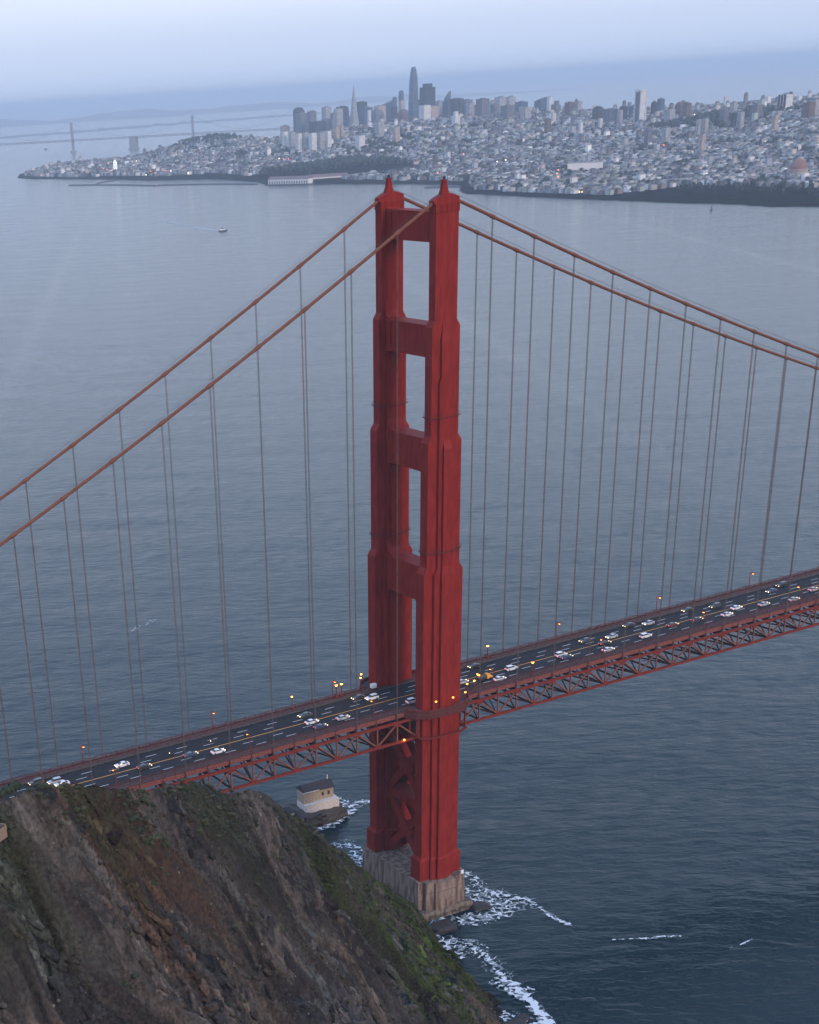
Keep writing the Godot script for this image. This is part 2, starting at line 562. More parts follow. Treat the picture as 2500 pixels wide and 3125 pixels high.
func outcrops() -> void:
	rng.seed = 57
	var mm := MultiMesh.new()
	mm.transform_format = MultiMesh.TRANSFORM_3D
	mm.use_colors = true
	mm.mesh = boulder_mesh(43, 0.55)
	var xs := []
	var cs := []
	while xs.size() < 4200:
		var s := rng.randf_range(-58.0, 214.0)
		var t := rng.randf_range(1.5, 58.0)
		var y := land_y(s, t)
		if y < 0.5: continue
		var w := s * 0.94 - t * 0.33
		var l := s * 0.33 + t * 0.94
		if n_tone.get_noise_2d(w * 1.3, l * 0.4) + rng.randf_range(-0.12, 0.12) < 0.0: continue
		var g := Vector2(land_y(s + 1.0, t) - land_y(s - 1.0, t), land_y(s, t + 1.0) - land_y(s, t - 1.0)) / 2.0
		var ds := RS * 0.33 + RT * 0.94
		var down := Vector3(ds.x, 0.33 * g.x + 0.94 * g.y, ds.y).normalized()
		var ps := RS * g.x + RT * g.y
		var nn := Vector3(-ps.x, 1.0, -ps.y).normalized()
		var side := down.cross(nn).normalized()
		var k := 0.4 + 1.7 * pow(rng.randf(), 2.4)
		var p := RO + RS * s + RT * t
		var ba := Basis(side * k * rng.randf_range(0.6, 1.1), nn * k * rng.randf_range(0.5, 0.9), side.cross(nn) * k * rng.randf_range(1.2, 3.2))
		xs.append(Transform3D(Basis(nn, rng.randf_range(-0.3, 0.3)) * ba, Vector3(p.x, y, p.y) - nn * k * 0.12))
		cs.append(land_color(s, t, y) * rng.randf_range(0.7, 1.7))
	mm.instance_count = xs.size()
	for i in xs.size():
		mm.set_instance_transform(i, xs[i])
		mm.set_instance_color(i, cs[i])
	var o := MultiMeshInstance3D.new()
	o.name = numbered("rock_outcrops")
	o.multimesh = mm
	o.material_override = mats["cliff_rock"]
	add_child(o)
	tag(o, "jagged rock outcrops breaking through the cliff face", "", "", "stuff")
	# low bushes on the crest and the green seaward end
	mm = MultiMesh.new()
	mm.transform_format = MultiMesh.TRANSFORM_3D
	mm.use_colors = true
	mm.mesh = crown_mesh(131)
	xs = []
	cs = []
	while xs.size() < 1500:
		var s := rng.randf_range(-50.0, 205.0)
		var t := rng.randf_range(-2.0, 40.0)
		if t > 9.0 and s < 130.0 and rng.randf() < 0.9: continue
		var y := land_y(s, t)
		if y < 4.0: continue
		if n_patch.get_noise_2d(s * 2.0, t * 2.0) < 0.0: continue
		var p := RO + RS * s + RT * t
		var k := rng.randf_range(0.5, 1.7)
		xs.append(Transform3D(Basis(Vector3.UP, rng.randf() * TAU).scaled(Vector3(k * 1.5, k * 0.7, k * 1.5)), Vector3(p.x, y - 0.15, p.y)))
		cs.append([Color(0.050, 0.058, 0.020), Color(0.070, 0.060, 0.030), Color(0.036, 0.044, 0.016)][rng.randi() % 3] * rng.randf_range(0.8, 1.3))
	mm.instance_count = xs.size()
	for i in xs.size():
		mm.set_instance_transform(i, xs[i])
		mm.set_instance_color(i, cs[i])
	o = MultiMeshInstance3D.new()
	o.name = numbered("cliff_bushes")
	o.multimesh = mm
	var bm := mat("bush_leaf", 1, 1, 1, 0.9)
	bm.vertex_color_use_as_albedo = true
	o.material_override = bm
	add_child(o)
	tag(o, "low bushes growing along the crest and green end of the cliff", "", "", "stuff")

func boulder_mesh(sd: int, rough: float) -> ArrayMesh:
	var f := noise(sd, 0.9, 2)
	var b := MB.new()
	var pt := func(i: int, j: int) -> Vector3:
		var a := TAU * i / 7.0
		var e := PI * j / 5.0
		var d := Vector3(sin(e) * cos(a), cos(e), sin(e) * sin(a))
		return d * (0.8 + rough * f.get_noise_3dv(d * 1.5)) * Vector3(1, 0.75, 0.9)
	for j in 5:
		for i in 7:
			var p: Vector3 = pt.call(i, j); var q: Vector3 = pt.call((i + 1) % 7, j); var r: Vector3 = pt.call((i + 1) % 7, j + 1); var s: Vector3 = pt.call(i, j + 1)
			if j > 0: b.tri(p, q, r, (p + q + r).normalized())
			if j < 4: b.tri(p, r, s, (p + r + s).normalized())
	return b.mesh()

func tuft_mesh() -> ArrayMesh:
	var b := MB.new()
	var r := RandomNumberGenerator.new()
	r.seed = 91
	for k in 22:
		var a := r.randf() * TAU
		var d := Vector3(cos(a), 0, sin(a))
		var o := d * r.randf_range(0.0, 0.35)
		var top := o + d * r.randf_range(0.15, 0.55) + Vector3.UP * r.randf_range(0.25, 0.75)
		var w := d.cross(Vector3.UP) * r.randf_range(0.06, 0.14)
		var nn := (d + Vector3.UP * 0.8).normalized()
		b.tri(o - w, o + w, top, nn)
		b.tri(o - w * 0.6 + Vector3(0, 0.2, 0), top + w, top - w + Vector3(0, -0.15, 0), nn)
	return b.mesh()

func scatter(called: String, label: String, m: Mesh, count: int, size: Callable, tones: Array, veg: float, sd: int) -> void:
	rng.seed = sd
	var mm := MultiMesh.new()
	mm.transform_format = MultiMesh.TRANSFORM_3D
	mm.use_colors = true
	mm.mesh = m
	var xs := []
	var cs := []
	while xs.size() < count:
		var s := rng.randf_range(-60.0, 216.0)
		var t := rng.randf_range(0.0, 75.0)
		var y := land_y(s, t)
		if y < 1.0: continue
		var w := s * 0.94 - t * 0.33
		var l := s * 0.33 + t * 0.94
		var b := n_patch.get_noise_2d(w * 1.2, l * 0.35)
		if veg > 0.9 and b + rng.randf_range(-0.2, 0.2) + (0.2 if s > 130.0 or t < 6.0 else -0.4) < 0.1: continue
		if veg < 0.9 and b > 0.12: continue
		var k: float = size.call(s, t)
		var p := RO + RS * s + RT * t
		var q := Basis(Vector3.UP, rng.randf() * TAU) * Basis(Vector3(1, 0, 0), rng.randf_range(-0.4, 0.4))
		xs.append(Transform3D(q.scaled(Vector3.ONE * k), Vector3(p.x, y, p.y)))
		cs.append(tones[rng.randi() % tones.size()] * rng.randf_range(0.7, 1.25))
	mm.instance_count = count
	for i in count:
		mm.set_instance_transform(i, xs[i])
		mm.set_instance_color(i, cs[i])
	var o := MultiMeshInstance3D.new()
	o.name = numbered(called)
	o.multimesh = mm
	var ml := mat(called, 1, 1, 1, 0.95)
	ml.vertex_color_use_as_albedo = true
	o.material_override = ml
	add_child(o)
	tag(o, label, "", "", "stuff")

func rock_island(ce: Vector3, size: Vector3, sd: int, tone: Color) -> ArrayMesh:
	var f := noise(sd, 0.12, 4, FastNoiseLite.TYPE_SIMPLEX, FastNoiseLite.FRACTAL_RIDGED)
	var b := MB.new()
	b.col = tone
	var N := 36
	var R := 16
	var pt := func(i: int, j: int) -> Vector3:
		var a := TAU * (i % N) / N
		var e := PI * 0.5 * j / R
		var d := Vector3(cos(e) * cos(a), sin(e), cos(e) * sin(a))
		var sq := 1.0 / pow(pow(absf(d.x), 4.0) + pow(absf(d.y), 4.0) + pow(absf(d.z), 4.0), 0.25)
		var p := d * sq * size
		var k := 1.0 + 0.22 * f.get_noise_3dv(p) * (1.0 if d.y < 0.9 else 0.4)
		return ce + p * Vector3(k, 1.0 + 0.10 * f.get_noise_3dv(p + Vector3(40, 0, 0)), k)
	for j in R:
		for i in N:
			var p: Vector3 = pt.call(i, j); var q: Vector3 = pt.call(i + 1, j); var r: Vector3 = pt.call(i + 1, j + 1); var s: Vector3 = pt.call(i, j + 1)
			b.quad(p, q, r, s, (p + q + r + s) / 4.0 - ce)
	return b.mesh()

func lime_point() -> void:
	var rk := mat("wet_rock", 1, 1, 1, 0.7)
	rk.vertex_color_use_as_albedo = true
	tag(part(self, "sea_rock", rock_island(Vector3(2.5, -2.0, -73.5), Vector3(12.5, 8.2, 8.5), 61, Color(0.040, 0.034, 0.029)), rk), "dark steep sea rock carrying the old fog signal house", "rock")
	tag(part(self, "sea_rock", rock_island(Vector3(-16.0, -2.0, -71.0), Vector3(11.0, 7.0, 8.0), 62, Color(0.070, 0.058, 0.045)), rk), "brown sea rock between cliff and fog signal house", "rock")
	var tilt := Basis(Vector3.UP, -0.06)
	var h := thing("fog_signal_house", "old stone fog signal house with dark gable roof on sea rock", "house", Vector3(4.0, 6.0, -73.0))
	h.basis = tilt
	var wall := textured("station_stone", grain(noise(63, 0.03, 4), 256, Color(0.22, 0.17, 0.12), Color(0.46, 0.38, 0.30), 1.6), Vector3(0.2, 0.2, 0.2), 0.9)
	var white := textured("station_whitewash", grain(noise(64, 0.03, 4), 256, Color(0.40, 0.36, 0.33), Color(0.72, 0.66, 0.62), 1.6), Vector3(0.2, 0.2, 0.2), 0.9)
	var dark := textured("station_roof", grain(noise(65, 0.03, 4), 256, Color(0.030, 0.029, 0.032), Color(0.06, 0.058, 0.06), 1.6), Vector3(0.2, 0.2, 0.2), 0.85)
	bx(h, "terrace_wall", Vector3(0.5, 1.0, 2.2), Vector3(15.0, 3.6, 7.0), white)
	bx(h, "terrace_step", Vector3(-1.0, -0.6, 4.6), Vector3(11.5, 2.6, 3.0), white)
	bx(h, "wall", Vector3(0.6, 4.6, 0.0), Vector3(12.6, 4.4, 6.0), wall)
	var g := MB.new()
	g.extrude(PackedVector2Array([Vector2(-3.5, 0), Vector2(3.5, 0), Vector2(3.5, 0.25), Vector2(0, 2.5), Vector2(-3.5, 0.25)]), -6.7, 6.7, Basis(Vector3(0, 0, 1), Vector3(0, 1, 0), Vector3(-1, 0, 0)))
	part(h, "roof", g.mesh(), dark, Transform3D(Basis(), Vector3(0.6, 6.8, 0)))
	for q in [4.6, 7.2]:
		var w := bx(h, "window", Vector3(0.6 + q - 3.0, 4.9, 3.02), Vector3(0.95, 1.5, 0.1), dark)
		w.set_meta("label", "dark window opening in the stone wall")
	bx(h, "chimney", Vector3(6.3, 9.9, -0.4), Vector3(0.8, 2.2, 0.8), dark)
	var gm := MB.new()
	gm.tube([Vector3(5.6, 9.6, 0.6), Vector3(5.6, 11.2, 0.6)], 0.3, 8)
	part(h, "vent_pipe", gm.mesh(), white)
	var a := bx(h, "annex", Vector3(-4.6, 3.9, 1.3), Vector3(4.4, 5.6, 5.4), wall)
	a.set_meta("label", "grey green plastered front block")
	bx(h, "roof_edge", Vector3(-3.0, 7.1, 3.6), Vector3(7.0, 0.22, 0.3), white)
	var s := thing("boat_shed", "low dark roofed shed left of the fog signal house", "shed", Vector3(-12.0, 4.6, -71.5))
	bx(s, "wall", Vector3(0, 0.9, 0), Vector3(9.5, 2.6, 4.4), white)
	bx(s, "roof", Vector3(0, 2.45, 0), Vector3(10.0, 0.5, 5.0), dark)

func leg_mesh(z: float) -> ArrayMesh:
	var b := MB.new()
	var run := func(rows: Array) -> void:
		for k in rows.size() - 1:
			b.frustum(0, z, rows[k][0], rows[k][1], rows[k][2], rows[k + 1][0], rows[k + 1][1], rows[k + 1][2])
	run.call([[13.3, 8.3, 2.7], [20.8, 8.3, 2.7], [21.8, 7.3, 2.1], [119.2, 7.3, 2.1], [121.2, 6.05, 1.9], [158.6, 6.05, 1.9], [160.4, 4.9, 1.7], [191.0, 4.9, 1.7], [192.8, 3.85, 1.6], [221.2, 3.85, 1.6], [221.21, 4.05, 1.78], [223.5, 4.05, 1.78]])
	run.call([[13.3, 4.6, 3.6], [20.8, 4.6, 3.6], [21.6, 4.1, 3.15], [118.6, 4.1, 3.15], [120.6, 2.75, 2.85], [158.0, 2.75, 2.85], [160.0, 2.6, 2.75], [175.6, 2.6, 2.7], [177.2, 2.0, 2.7], [187.6, 2.0, 2.7], [193.4, 1.0, 1.55]])
	run.call([[13.3, 2.4, 4.6], [20.8, 2.4, 4.6], [21.6, 1.95, 4.15], [119.0, 1.95, 4.15], [121.4, 1.5, 3.75], [156.8, 1.5, 3.75], [159.6, 1.2, 2.6]])
	return b.mesh()

func strut_mesh(y0: float, y1: float, zi: float, hx: float, fil: float) -> ArrayMesh:
	var b := MB.new()
	var p := PackedVector2Array()
	p.append(Vector2(-zi, y0 - 0.9)); p.append(Vector2(-zi + 0.9, y0 - 0.9)); p.append(Vector2(-zi + 0.9, y0 - 0.35)); p.append(Vector2(-zi + 1.8, y0))
	p.append(Vector2(zi - 1.8, y0)); p.append(Vector2(zi - 0.9, y0 - 0.35)); p.append(Vector2(zi - 0.9, y0 - 0.9)); p.append(Vector2(zi, y0 - 0.9))
	for k in 7:
		var a := PI / 2.0 * k / 6.0
		p.append(Vector2(zi - fil * (1.0 - cos(a)) , y1 + fil * (1.0 - sin(a))))
	for k in range(6, -1, -1):
		var a := PI / 2.0 * k / 6.0
		p.append(Vector2(-zi + fil * (1.0 - cos(a)), y1 + fil * (1.0 - sin(a))))
	var ax := Basis(Vector3(0, 0, 1), Vector3(0, 1, 0), Vector3(-1, 0, 0))
	b.extrude(p, -hx, hx, ax)
	return b.mesh()

func pier_and_tower() -> void:
	var red: StandardMaterial3D = mats["orange_paint"]
	var con: StandardMaterial3D = mats["pier_concrete"]
	var pier := thing("concrete_pier", "stained concrete pier block under the red tower in the surf", "pier")
	var b := MB.new()
	for q in [[9.6, 17.2, 13.4], [7.6, 19.3, 13.25], [4.4, 20.4, 13.1]]:
		b.frustum(0, 0, 3.2, q[0] + 0.35, q[1] + 0.35, q[2], q[0] - 0.15, q[1] - 0.15)
	part(pier, "block", b.mesh(), con)
	b = MB.new()
	b.frustum(0, 0, -7.0, 10.8, 21.6, 2.2, 10.6, 21.4)
	b.frustum(0, 0, 2.2, 10.6, 21.4, 3.2, 9.9, 20.7)
	part(pier, "footing", b.mesh(), textured("pier_footing", grain(noise(71, 0.02, 5), 256, Color(0.05, 0.042, 0.034), Color(0.20, 0.155, 0.115), 2.0), Vector3(0.08, 0.08, 0.08), 0.8))
	for y in [6.4, 9.8]:
		for q in [[9.75, 17.35], [7.75, 19.45], [4.55, 20.55]]:
			for e in [1.0, -1.0]:
				bx(pier, "pour_joint", Vector3(0, y, e * (q[1] + 0.02)), Vector3(2 * q[0], 0.10, 0.10), mats["pier_footing"])
	bx(pier, "notice_board", Vector3(7.2, 14.1, 19.3), Vector3(1.2, 1.4, 0.12), mats["paint_white"])
	var tw := thing("bridge_tower", "tall orange red art deco suspension bridge tower with stepped legs", "tower")
	for s in [1.0, -1.0]:
		var z: float = CZ * s
		var leg := part(tw, "leg", leg_mesh(z), red)
		# vertical grooves of the cap
		for k in 9:
			var x := -3.4 + k * 0.85
			for e in [1.0, -1.0]:
				bx(leg, "cap_rib", Vector3(x, 222.3, z + e * 1.84), Vector3(0.34, 2.2, 0.16), red)
		# saddle housing following the cable, turret and beacon
		var g := MB.new()
		var p := PackedVector2Array([Vector2(-4.3, 223.45), Vector2(4.3, 223.45)])
		for k in 11:
			var x := 4.3 - 0.86 * k
			p.append(Vector2(x, cable_y(x) + 0.95))
		g.extrude(p, -1.25, 1.25, Basis(), Vector3(0, 0, z))
		part(tw, "saddle_housing", g.mesh(), red)
		g = MB.new()
		g.frustum(-0.2, z, 225.4, 1.35, 1.0, 227.0, 0.85, 0.75)
		g.frustum(-0.2, z, 227.0, 0.85, 0.75, 229.2, 0.55, 0.55)
		g.frustum(-0.2, z, 229.2, 0.85, 0.85, 229.4, 0.85, 0.85)
		part(tw, "turret", g.mesh(), red)
		g = MB.new()
		g.lathe(Vector3(-0.2, 229.4, z), [[0.0, 0.0], [0.42, 0.02], [0.42, 0.75], [0.2, 1.0], [0.0, 1.02]], 10)
		part(tw, "beacon_lamp", g.mesh(), mats["car_glass"])
		for q in [Vector3(-0.75, 0, 0.6), Vector3(0.45, 0, 0.6), Vector3(0.45, 0, -0.6), Vector3(-0.75, 0, -0.6)]:
			bx(tw, "turret_post", Vector3(q.x, 229.95, z + q.z), Vector3(0.08, 1.1, 0.08), mats["steel_dark"])
		# inspection rings round the leg
		for r in [[165.8, 4.9, 2.75], [125.8, 6.1, 3.75]]:
			var ring := tag(Node3D.new(), "", "")
			ring.name = "inspection_ring"
			tw.add_child(ring, true)
			var loop := []
			var cx: float = r[1] * 0.5
			for q2 in [[-r[1] - 0.35, -1.9], [-cx, -r[2] - 0.25], [cx, -r[2] - 0.25], [r[1] + 0.35, -1.9], [r[1] + 0.35, 1.9], [cx, r[2] + 0.25], [-cx, r[2] + 0.25], [-r[1] - 0.35, 1.9]]:
				loop.append(Vector3(q2[0], r[0], z + q2[1]))
			for k in 8:
				var p0: Vector3 = loop[k]
				var p1: Vector3 = loop[(k + 1) % 8]
				beam(ring, "walkway", p0, p1, 0.45, 0.16, mats["walk_rail_paint"])
				beam(ring, "hand_rail", p0 + Vector3(0, 1.0, 0), p1 + Vector3(0, 1.0, 0), 0.07, 0.07, mats["walk_rail_paint"])
				bx(ring, "rail_post", p0 + Vector3(0, 0.5, 0), Vector3(0.08, 1.0, 0.08), mats["walk_rail_paint"])
	for q in [[213.4, 221.4, 12.15, 2.3, 1.2], [182.3, 191.2, 12.0, 2.7, 2.6], [149.0, 158.9, 11.0, 2.9, 3.6], [108.6, 119.6, 10.6, 3.3, 4.4]]:
		var st := part(tw, "strut", strut_mesh(q[0], q[1], q[2], q[3], q[4]), red)
		for e in [1.0, -1.0]:
			bx(st, "lower_lip", Vector3(e * (q[3] + 0.12), q[0] + 0.45, 0), Vector3(0.3, 0.9, 2 * q[2] - 3.6), red)
			bx(st, "upper_lip", Vector3(e * (q[3] + 0.10), q[1] - 0.35, 0), Vector3(0.26, 0.7, 2 * q[2] - 0.5), red)
			for k in 2:
				bx(st, "pilaster", Vector3(e * (q[3] + 0.14), (q[0] + q[1]) / 2, (q[2] - 2.6) * (1 - 2 * k)), Vector3(0.34, q[1] - q[0] - 1.4, 1.1), red)
	# cross bracing under the deck
	for q in [[13.6, 37.0], [37.0, 60.5]]:
		for e in [1.0, -1.0]:
			for s in [1.0, -1.0]:
				beam(tw, "cross_brace", Vector3(s * 2.6, q[0] + 1.2, -10.4 * e), Vector3(s * 2.6, q[1] - 1.2, 10.4 * e), 1.1, 2.7, red)
		var g := MB.new()
		var c: float = (q[0] + q[1]) / 2.0
		g.extrude(PackedVector2Array([Vector2(-4.6, c), Vector2(-2.0, c - 2.4), Vector2(2.0, c - 2.4), Vector2(4.6, c), Vector2(2.0, c + 2.4), Vector2(-2.0, c + 2.4)]), -3.3, 3.3, Basis(Vector3(0, 0, 1), Vector3(0, 1, 0), Vector3(-1, 0, 0)))
		part(tw, "gusset", g.mesh(), red)
	for y in [37.0, 61.5]:
		bx(tw, "tie_strut", Vector3(0, y, 0), Vector3(6.3, 3.0, 21.2), red)

func cables() -> void:
	var paint: StandardMaterial3D = mats["cable_paint"]
	var ords := ["first", "second", "third", "fourth", "fifth", "sixth", "seventh", "eighth", "ninth", "tenth", "eleventh", "twelfth", "thirteenth", "fourteenth", "fifteenth", "sixteenth", "seventeenth", "eighteenth", "nineteenth", "twentieth", "twenty-first"]
	var band := MB.new()
	band.lathe(Vector3(0, -1.0, 0), [[0.0, 0.0], [0.52, 0.0], [0.60, 0.15], [0.60, 1.85], [0.52, 2.0], [0.0, 2.0]], 10)
	var band_mesh := band.mesh()
	for s in [1.0, -1.0]:
		var z: float = CZ * s
		var which := "near" if s > 0 else "far"
		var root := thing("main_cable", "thick rust orange main cable draped over the %s tower leg" % which, "cable")
		var path := []
		var x := XL
		while x <= XR:
			path.append(Vector3(x, cable_y(x), z))
			x += 1.0 if absf(x) < 12.0 else 3.0
		var g := MB.new()
		g.tube(path, 0.46, 10)
		part(root, "strand", g.mesh(), paint)
		for e in [0.55, -0.55]:
			var q := []
			for p in path:
				if absf(p.x) > 6.0 or q.is_empty() or absf(p.x) < 6.0:
					q.append(p + Vector3(0, 1.35, e))
			g = MB.new()
			g.tube(q, 0.03, 4)
			part(root, "hand_rope", g.mesh(), mats["steel_dark"])
		for side in [-1.0, 1.0]:
			for k in 21:
				var sx: float = side * ((15.72 if side < 0 else 16.77) + 15.24 * k)
				if sx < XL + 4.0 or sx > XR - 4.0: continue
				var cy := cable_y(sx)
				var d := (Vector3(sx + 1, cable_y(sx + 1), z) - Vector3(sx - 1, cable_y(sx - 1), z)).normalized()
				var ba := Basis(d.cross(Vector3(0, 0, 1)), d, Vector3(0, 0, 1))
				part(root, "cable_band", band_mesh, paint, Transform3D(ba, Vector3(sx, cy, z)))
				var foot := deck_y(sx) - 2.0
				var su := thing("suspender", "thin vertical suspender ropes, %s %s of the tower on the %s cable" % [ords[k], "left" if side < 0 else "right", which], "suspender", Vector3(sx, foot, z), "suspender ropes hanging from the main cables")
				for q in [[-0.10, 0.20], [0.10, 0.20], [-0.10, -0.20], [0.10, -0.20]]:
					part(su, "rope", rope_mesh(), mats["rope_grey"], Transform3D(Basis.from_scale(Vector3(1, cy - foot, 1)), Vector3(q[0], 0, q[1])))

var rope_m: ArrayMesh
func rope_mesh() -> ArrayMesh:
	if rope_m == null:
		var g := MB.new()
		g.tube([Vector3.ZERO, Vector3.UP], 0.045, 6)
		rope_m = g.mesh()
	return rope_m

func deck() -> void:
	var tr: StandardMaterial3D = mats["truss_paint"]
	var rail: StandardMaterial3D = mats["walk_rail_paint"]
	var slope := Basis(Vector3(1, DECK_G, 0).normalized(), Vector3(-DECK_G, 1, 0).normalized(), Vector3(0, 0, 1))
	var xm := (XL + XR) / 2.0
	var lx := XR - XL
	var on := func(x: float, dy: float, z: float) -> Vector3: return Vector3(x, deck_y(x) + dy, z)
	var road := bx(self, "roadway", on.call(xm, -0.25, 0.0), Vector3(lx, 0.5, 19.0), mats["asphalt"], slope)
	tag(road, "dark asphalt bridge roadway with six lanes", "", "", "structure")
	# markings: children of a plain node so that they keep their own size
	var lines := Node3D.new()
	lines.name = "road_markings"
	add_child(lines)
	tag(lines, "white lane dashes and yellow centre line on the bridge roadway", "", "", "structure")
	for z in [-6.1, -3.05, 3.05, 6.1]:
		var x := XL + 3.0 + absf(z)
		while x < XR - 4.0:
			bx(lines, "lane_dash", on.call(x + 1.8, 0.006, z), Vector3(3.6, 0.008, 0.16), mats["paint_white"], slope)
			x += 10.9
	bx(lines, "centre_line", on.call(xm, 0.008, -0.05), Vector3(lx, 0.008, 0.26), mats["paint_yellow"], slope)
	for s in [1.0, -1.0]:
		var which := "near" if s > 0 else "far"
		var segs := [[XL, -8.4], [8.4, XR]]
		# pavement, kerb, railings
		for q in [[XL, XR]]:
			var m: float = (q[0] + q[1]) / 2.0
			var w: float = q[1] - q[0]
			tag(bx(self, "sidewalk", on.call(m, 0.0, s * 11.3), Vector3(w, 0.36, 3.0), mats["walk_concrete"], slope), "grey %s side footway of the bridge" % which, "", "", "structure")
		var kr := thing("guard_rail", "low dark guard rail between road and %s footway" % which, "railing", Vector3.ZERO)
		bx(kr, "kerb", on.call(xm, 0.12, s * 9.66), Vector3(lx, 0.62, 0.28), mats["walk_concrete"], slope)
		for y in [0.75, 1.15]:
			bx(kr, "rail_bar", on.call(xm, y, s * 9.7), Vector3(lx, 0.14, 0.12), rail, slope)
		var x := XL + 1.0
		while x < XR:
			bx(kr, "post", on.call(x, 0.75, s * 9.7), Vector3(0.16, 0.8, 0.14), rail)
			x += 3.81
		var hr := thing("pedestrian_railing", "red brown picket railing along the %s footway edge" % which, "railing", Vector3.ZERO)
		for g in segs:
			var m: float = (g[0] + g[1]) / 2.0
			var w: float = g[1] - g[0]
			for y in [0.40, 1.45]:
				bx(hr, "rail_bar", on.call(m, y, s * 12.72), Vector3(w, 0.12, 0.14), rail, slope)
			var pk := MB.new()
			var px: float = g[0]
			while px < g[1]:
				pk.box(on.call(px, 0.92, s * 12.72), Vector3(0.05, 1.0, 0.05))
				px += 0.22
			tag(part(hr, "pickets", pk.mesh(), rail), "", "", "", "stuff")
			px = g[0]
			while px <= g[1]:
				bx(hr, "post", on.call(px, 0.85, s * 12.72), Vector3(0.22, 1.35, 0.22), rail)
				px += 3.81
		# stiffening truss
		var t := thing("stiffening_truss", "orange red Warren truss under the %s edge of the deck" % which, "truss", Vector3.ZERO)
		for g in segs:
			beam(t, "top_chord", on.call(g[0], -2.1, s * CZ), on.call(g[1], -2.1, s * CZ), 0.7, 0.9, tr)
			beam(t, "bottom_chord", on.call(g[0], -8.9, s * CZ), on.call(g[1], -8.9, s * CZ), 0.7, 0.85, tr)
		for side in [-1.0, 1.0]:
			var first: float = 15.72 if side < 0 else 16.77
			var k := -1
			while true:
				var px: float = side * (first + 7.62 * k)
				var qx: float = side * (first + 7.62 * (k + 1))
				if qx < XL or qx > XR: break
				bx(t, "vertical_post", on.call(px, -5.45, s * CZ), Vector3(0.42, 6.2, 0.40), mats["web_paint"])
				var up := absi(k) % 2 == 0   # even points carry the suspenders and take the diagonals at the top
				beam(t, "diagonal", on.call(px, -2.3 if up else -8.6, s * CZ), on.call(qx, -8.6 if up else -2.3, s * CZ), 0.38, 0.44, mats["web_paint"])
				if up:
					bx(t, "gusset", on.call(px, -2.75, s * CZ), Vector3(2.0, 1.1, 0.62), tr)
				else:
					bx(t, "gusset", on.call(px, -8.35, s * CZ), Vector3(1.8, 0.9, 0.62), tr)
				bx(t, "fascia_panel", on.call((px + qx) / 2.0, -0.25, s * 12.98), Vector3(7.3, 1.5, 0.14), mats["fascia_paint"], slope)
				bx(t, "edge_cap", on.call((px + qx) / 2.0, 0.56, s * 12.98), Vector3(7.42, 0.12, 0.30), rail, slope)
				k += 1
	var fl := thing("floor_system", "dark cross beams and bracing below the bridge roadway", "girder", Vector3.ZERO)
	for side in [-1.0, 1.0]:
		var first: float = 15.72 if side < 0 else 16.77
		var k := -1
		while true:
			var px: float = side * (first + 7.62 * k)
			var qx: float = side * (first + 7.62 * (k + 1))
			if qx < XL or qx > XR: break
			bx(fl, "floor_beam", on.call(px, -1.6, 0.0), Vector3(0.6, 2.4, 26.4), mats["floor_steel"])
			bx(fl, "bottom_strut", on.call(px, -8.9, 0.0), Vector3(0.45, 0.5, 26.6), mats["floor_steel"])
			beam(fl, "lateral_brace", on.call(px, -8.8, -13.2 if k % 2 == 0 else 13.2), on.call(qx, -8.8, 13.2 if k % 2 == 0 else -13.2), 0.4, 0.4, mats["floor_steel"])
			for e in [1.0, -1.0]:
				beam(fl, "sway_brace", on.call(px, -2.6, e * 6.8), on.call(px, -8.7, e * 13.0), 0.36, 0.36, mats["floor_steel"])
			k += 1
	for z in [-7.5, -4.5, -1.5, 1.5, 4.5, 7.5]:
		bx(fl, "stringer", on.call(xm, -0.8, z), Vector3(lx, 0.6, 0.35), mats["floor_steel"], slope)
	# walkways round the tower legs
	for s in [1.0, -1.0]:
		var which := "near" if s > 0 else "far"
		var b := thing("leg_balcony", "footway balcony wrapped round the %s tower leg at deck level" % which, "balcony", Vector3(0, DECK_Y, 0))
		var plan := []
		for q in [[-12.6, 13.2], [-10.2, 16.6], [-7.0, 18.9], [0.0, 19.7], [7.0, 18.9], [10.2, 16.6], [12.6, 13.2]]:
			plan.append(Vector3(q[0], 0, s * q[1]))
		var poly := PackedVector2Array()
		for p in plan: poly.append(Vector2(p.x, p.z))
		poly.append(Vector2(12.6, s * 10.2)); poly.append(Vector2(-12.6, s * 10.2))
		var g := MB.new()
		g.extrude(poly, -0.45, 0.28, Basis(Vector3(1, 0, 0), Vector3(0, 0, 1), Vector3(0, 1, 0)))
		part(b, "platform", g.mesh(), mats["walk_concrete"])
		for k in plan.size() - 1:
			beam(b, "fascia_panel", plan[k] + Vector3(0, -0.75, 0), plan[k + 1] + Vector3(0, -0.75, 0), 0.22, 1.5, rail)
			beam(b, "parapet", plan[k] + Vector3(0, 0.75, 0), plan[k + 1] + Vector3(0, 0.75, 0), 0.16, 1.2, rail)
			beam(b, "rail_bar", plan[k] + Vector3(0, 1.45, 0), plan[k + 1] + Vector3(0, 1.45, 0), 0.22, 0.16, tr)
		var lo := []
		for q in [[-9.8, 12.6], [-8.6, 17.6], [-4.6, 19.4], [4.6, 19.4], [8.6, 17.6], [9.8, 12.6]]:
			lo.append(Vector3(q[0], -8.3, s * q[1]))
		for k in lo.size() - 1:
			beam(b, "lower_ring", lo[k], lo[k + 1], 0.9, 0.4, tr)
			beam(b, "lower_rail", lo[k] + Vector3(0, 1.1, 0), lo[k + 1] + Vector3(0, 1.1, 0), 0.08, 0.08, rail)
		for q in [-9.2, 9.2]:
			for z in [11.2, 16.2]:
				bx(b, "bracket_post", Vector3(q, -4.6, s * z), Vector3(0.5, 7.4, 0.5), tr)

const ORD := ["first", "second", "third", "fourth", "fifth"]

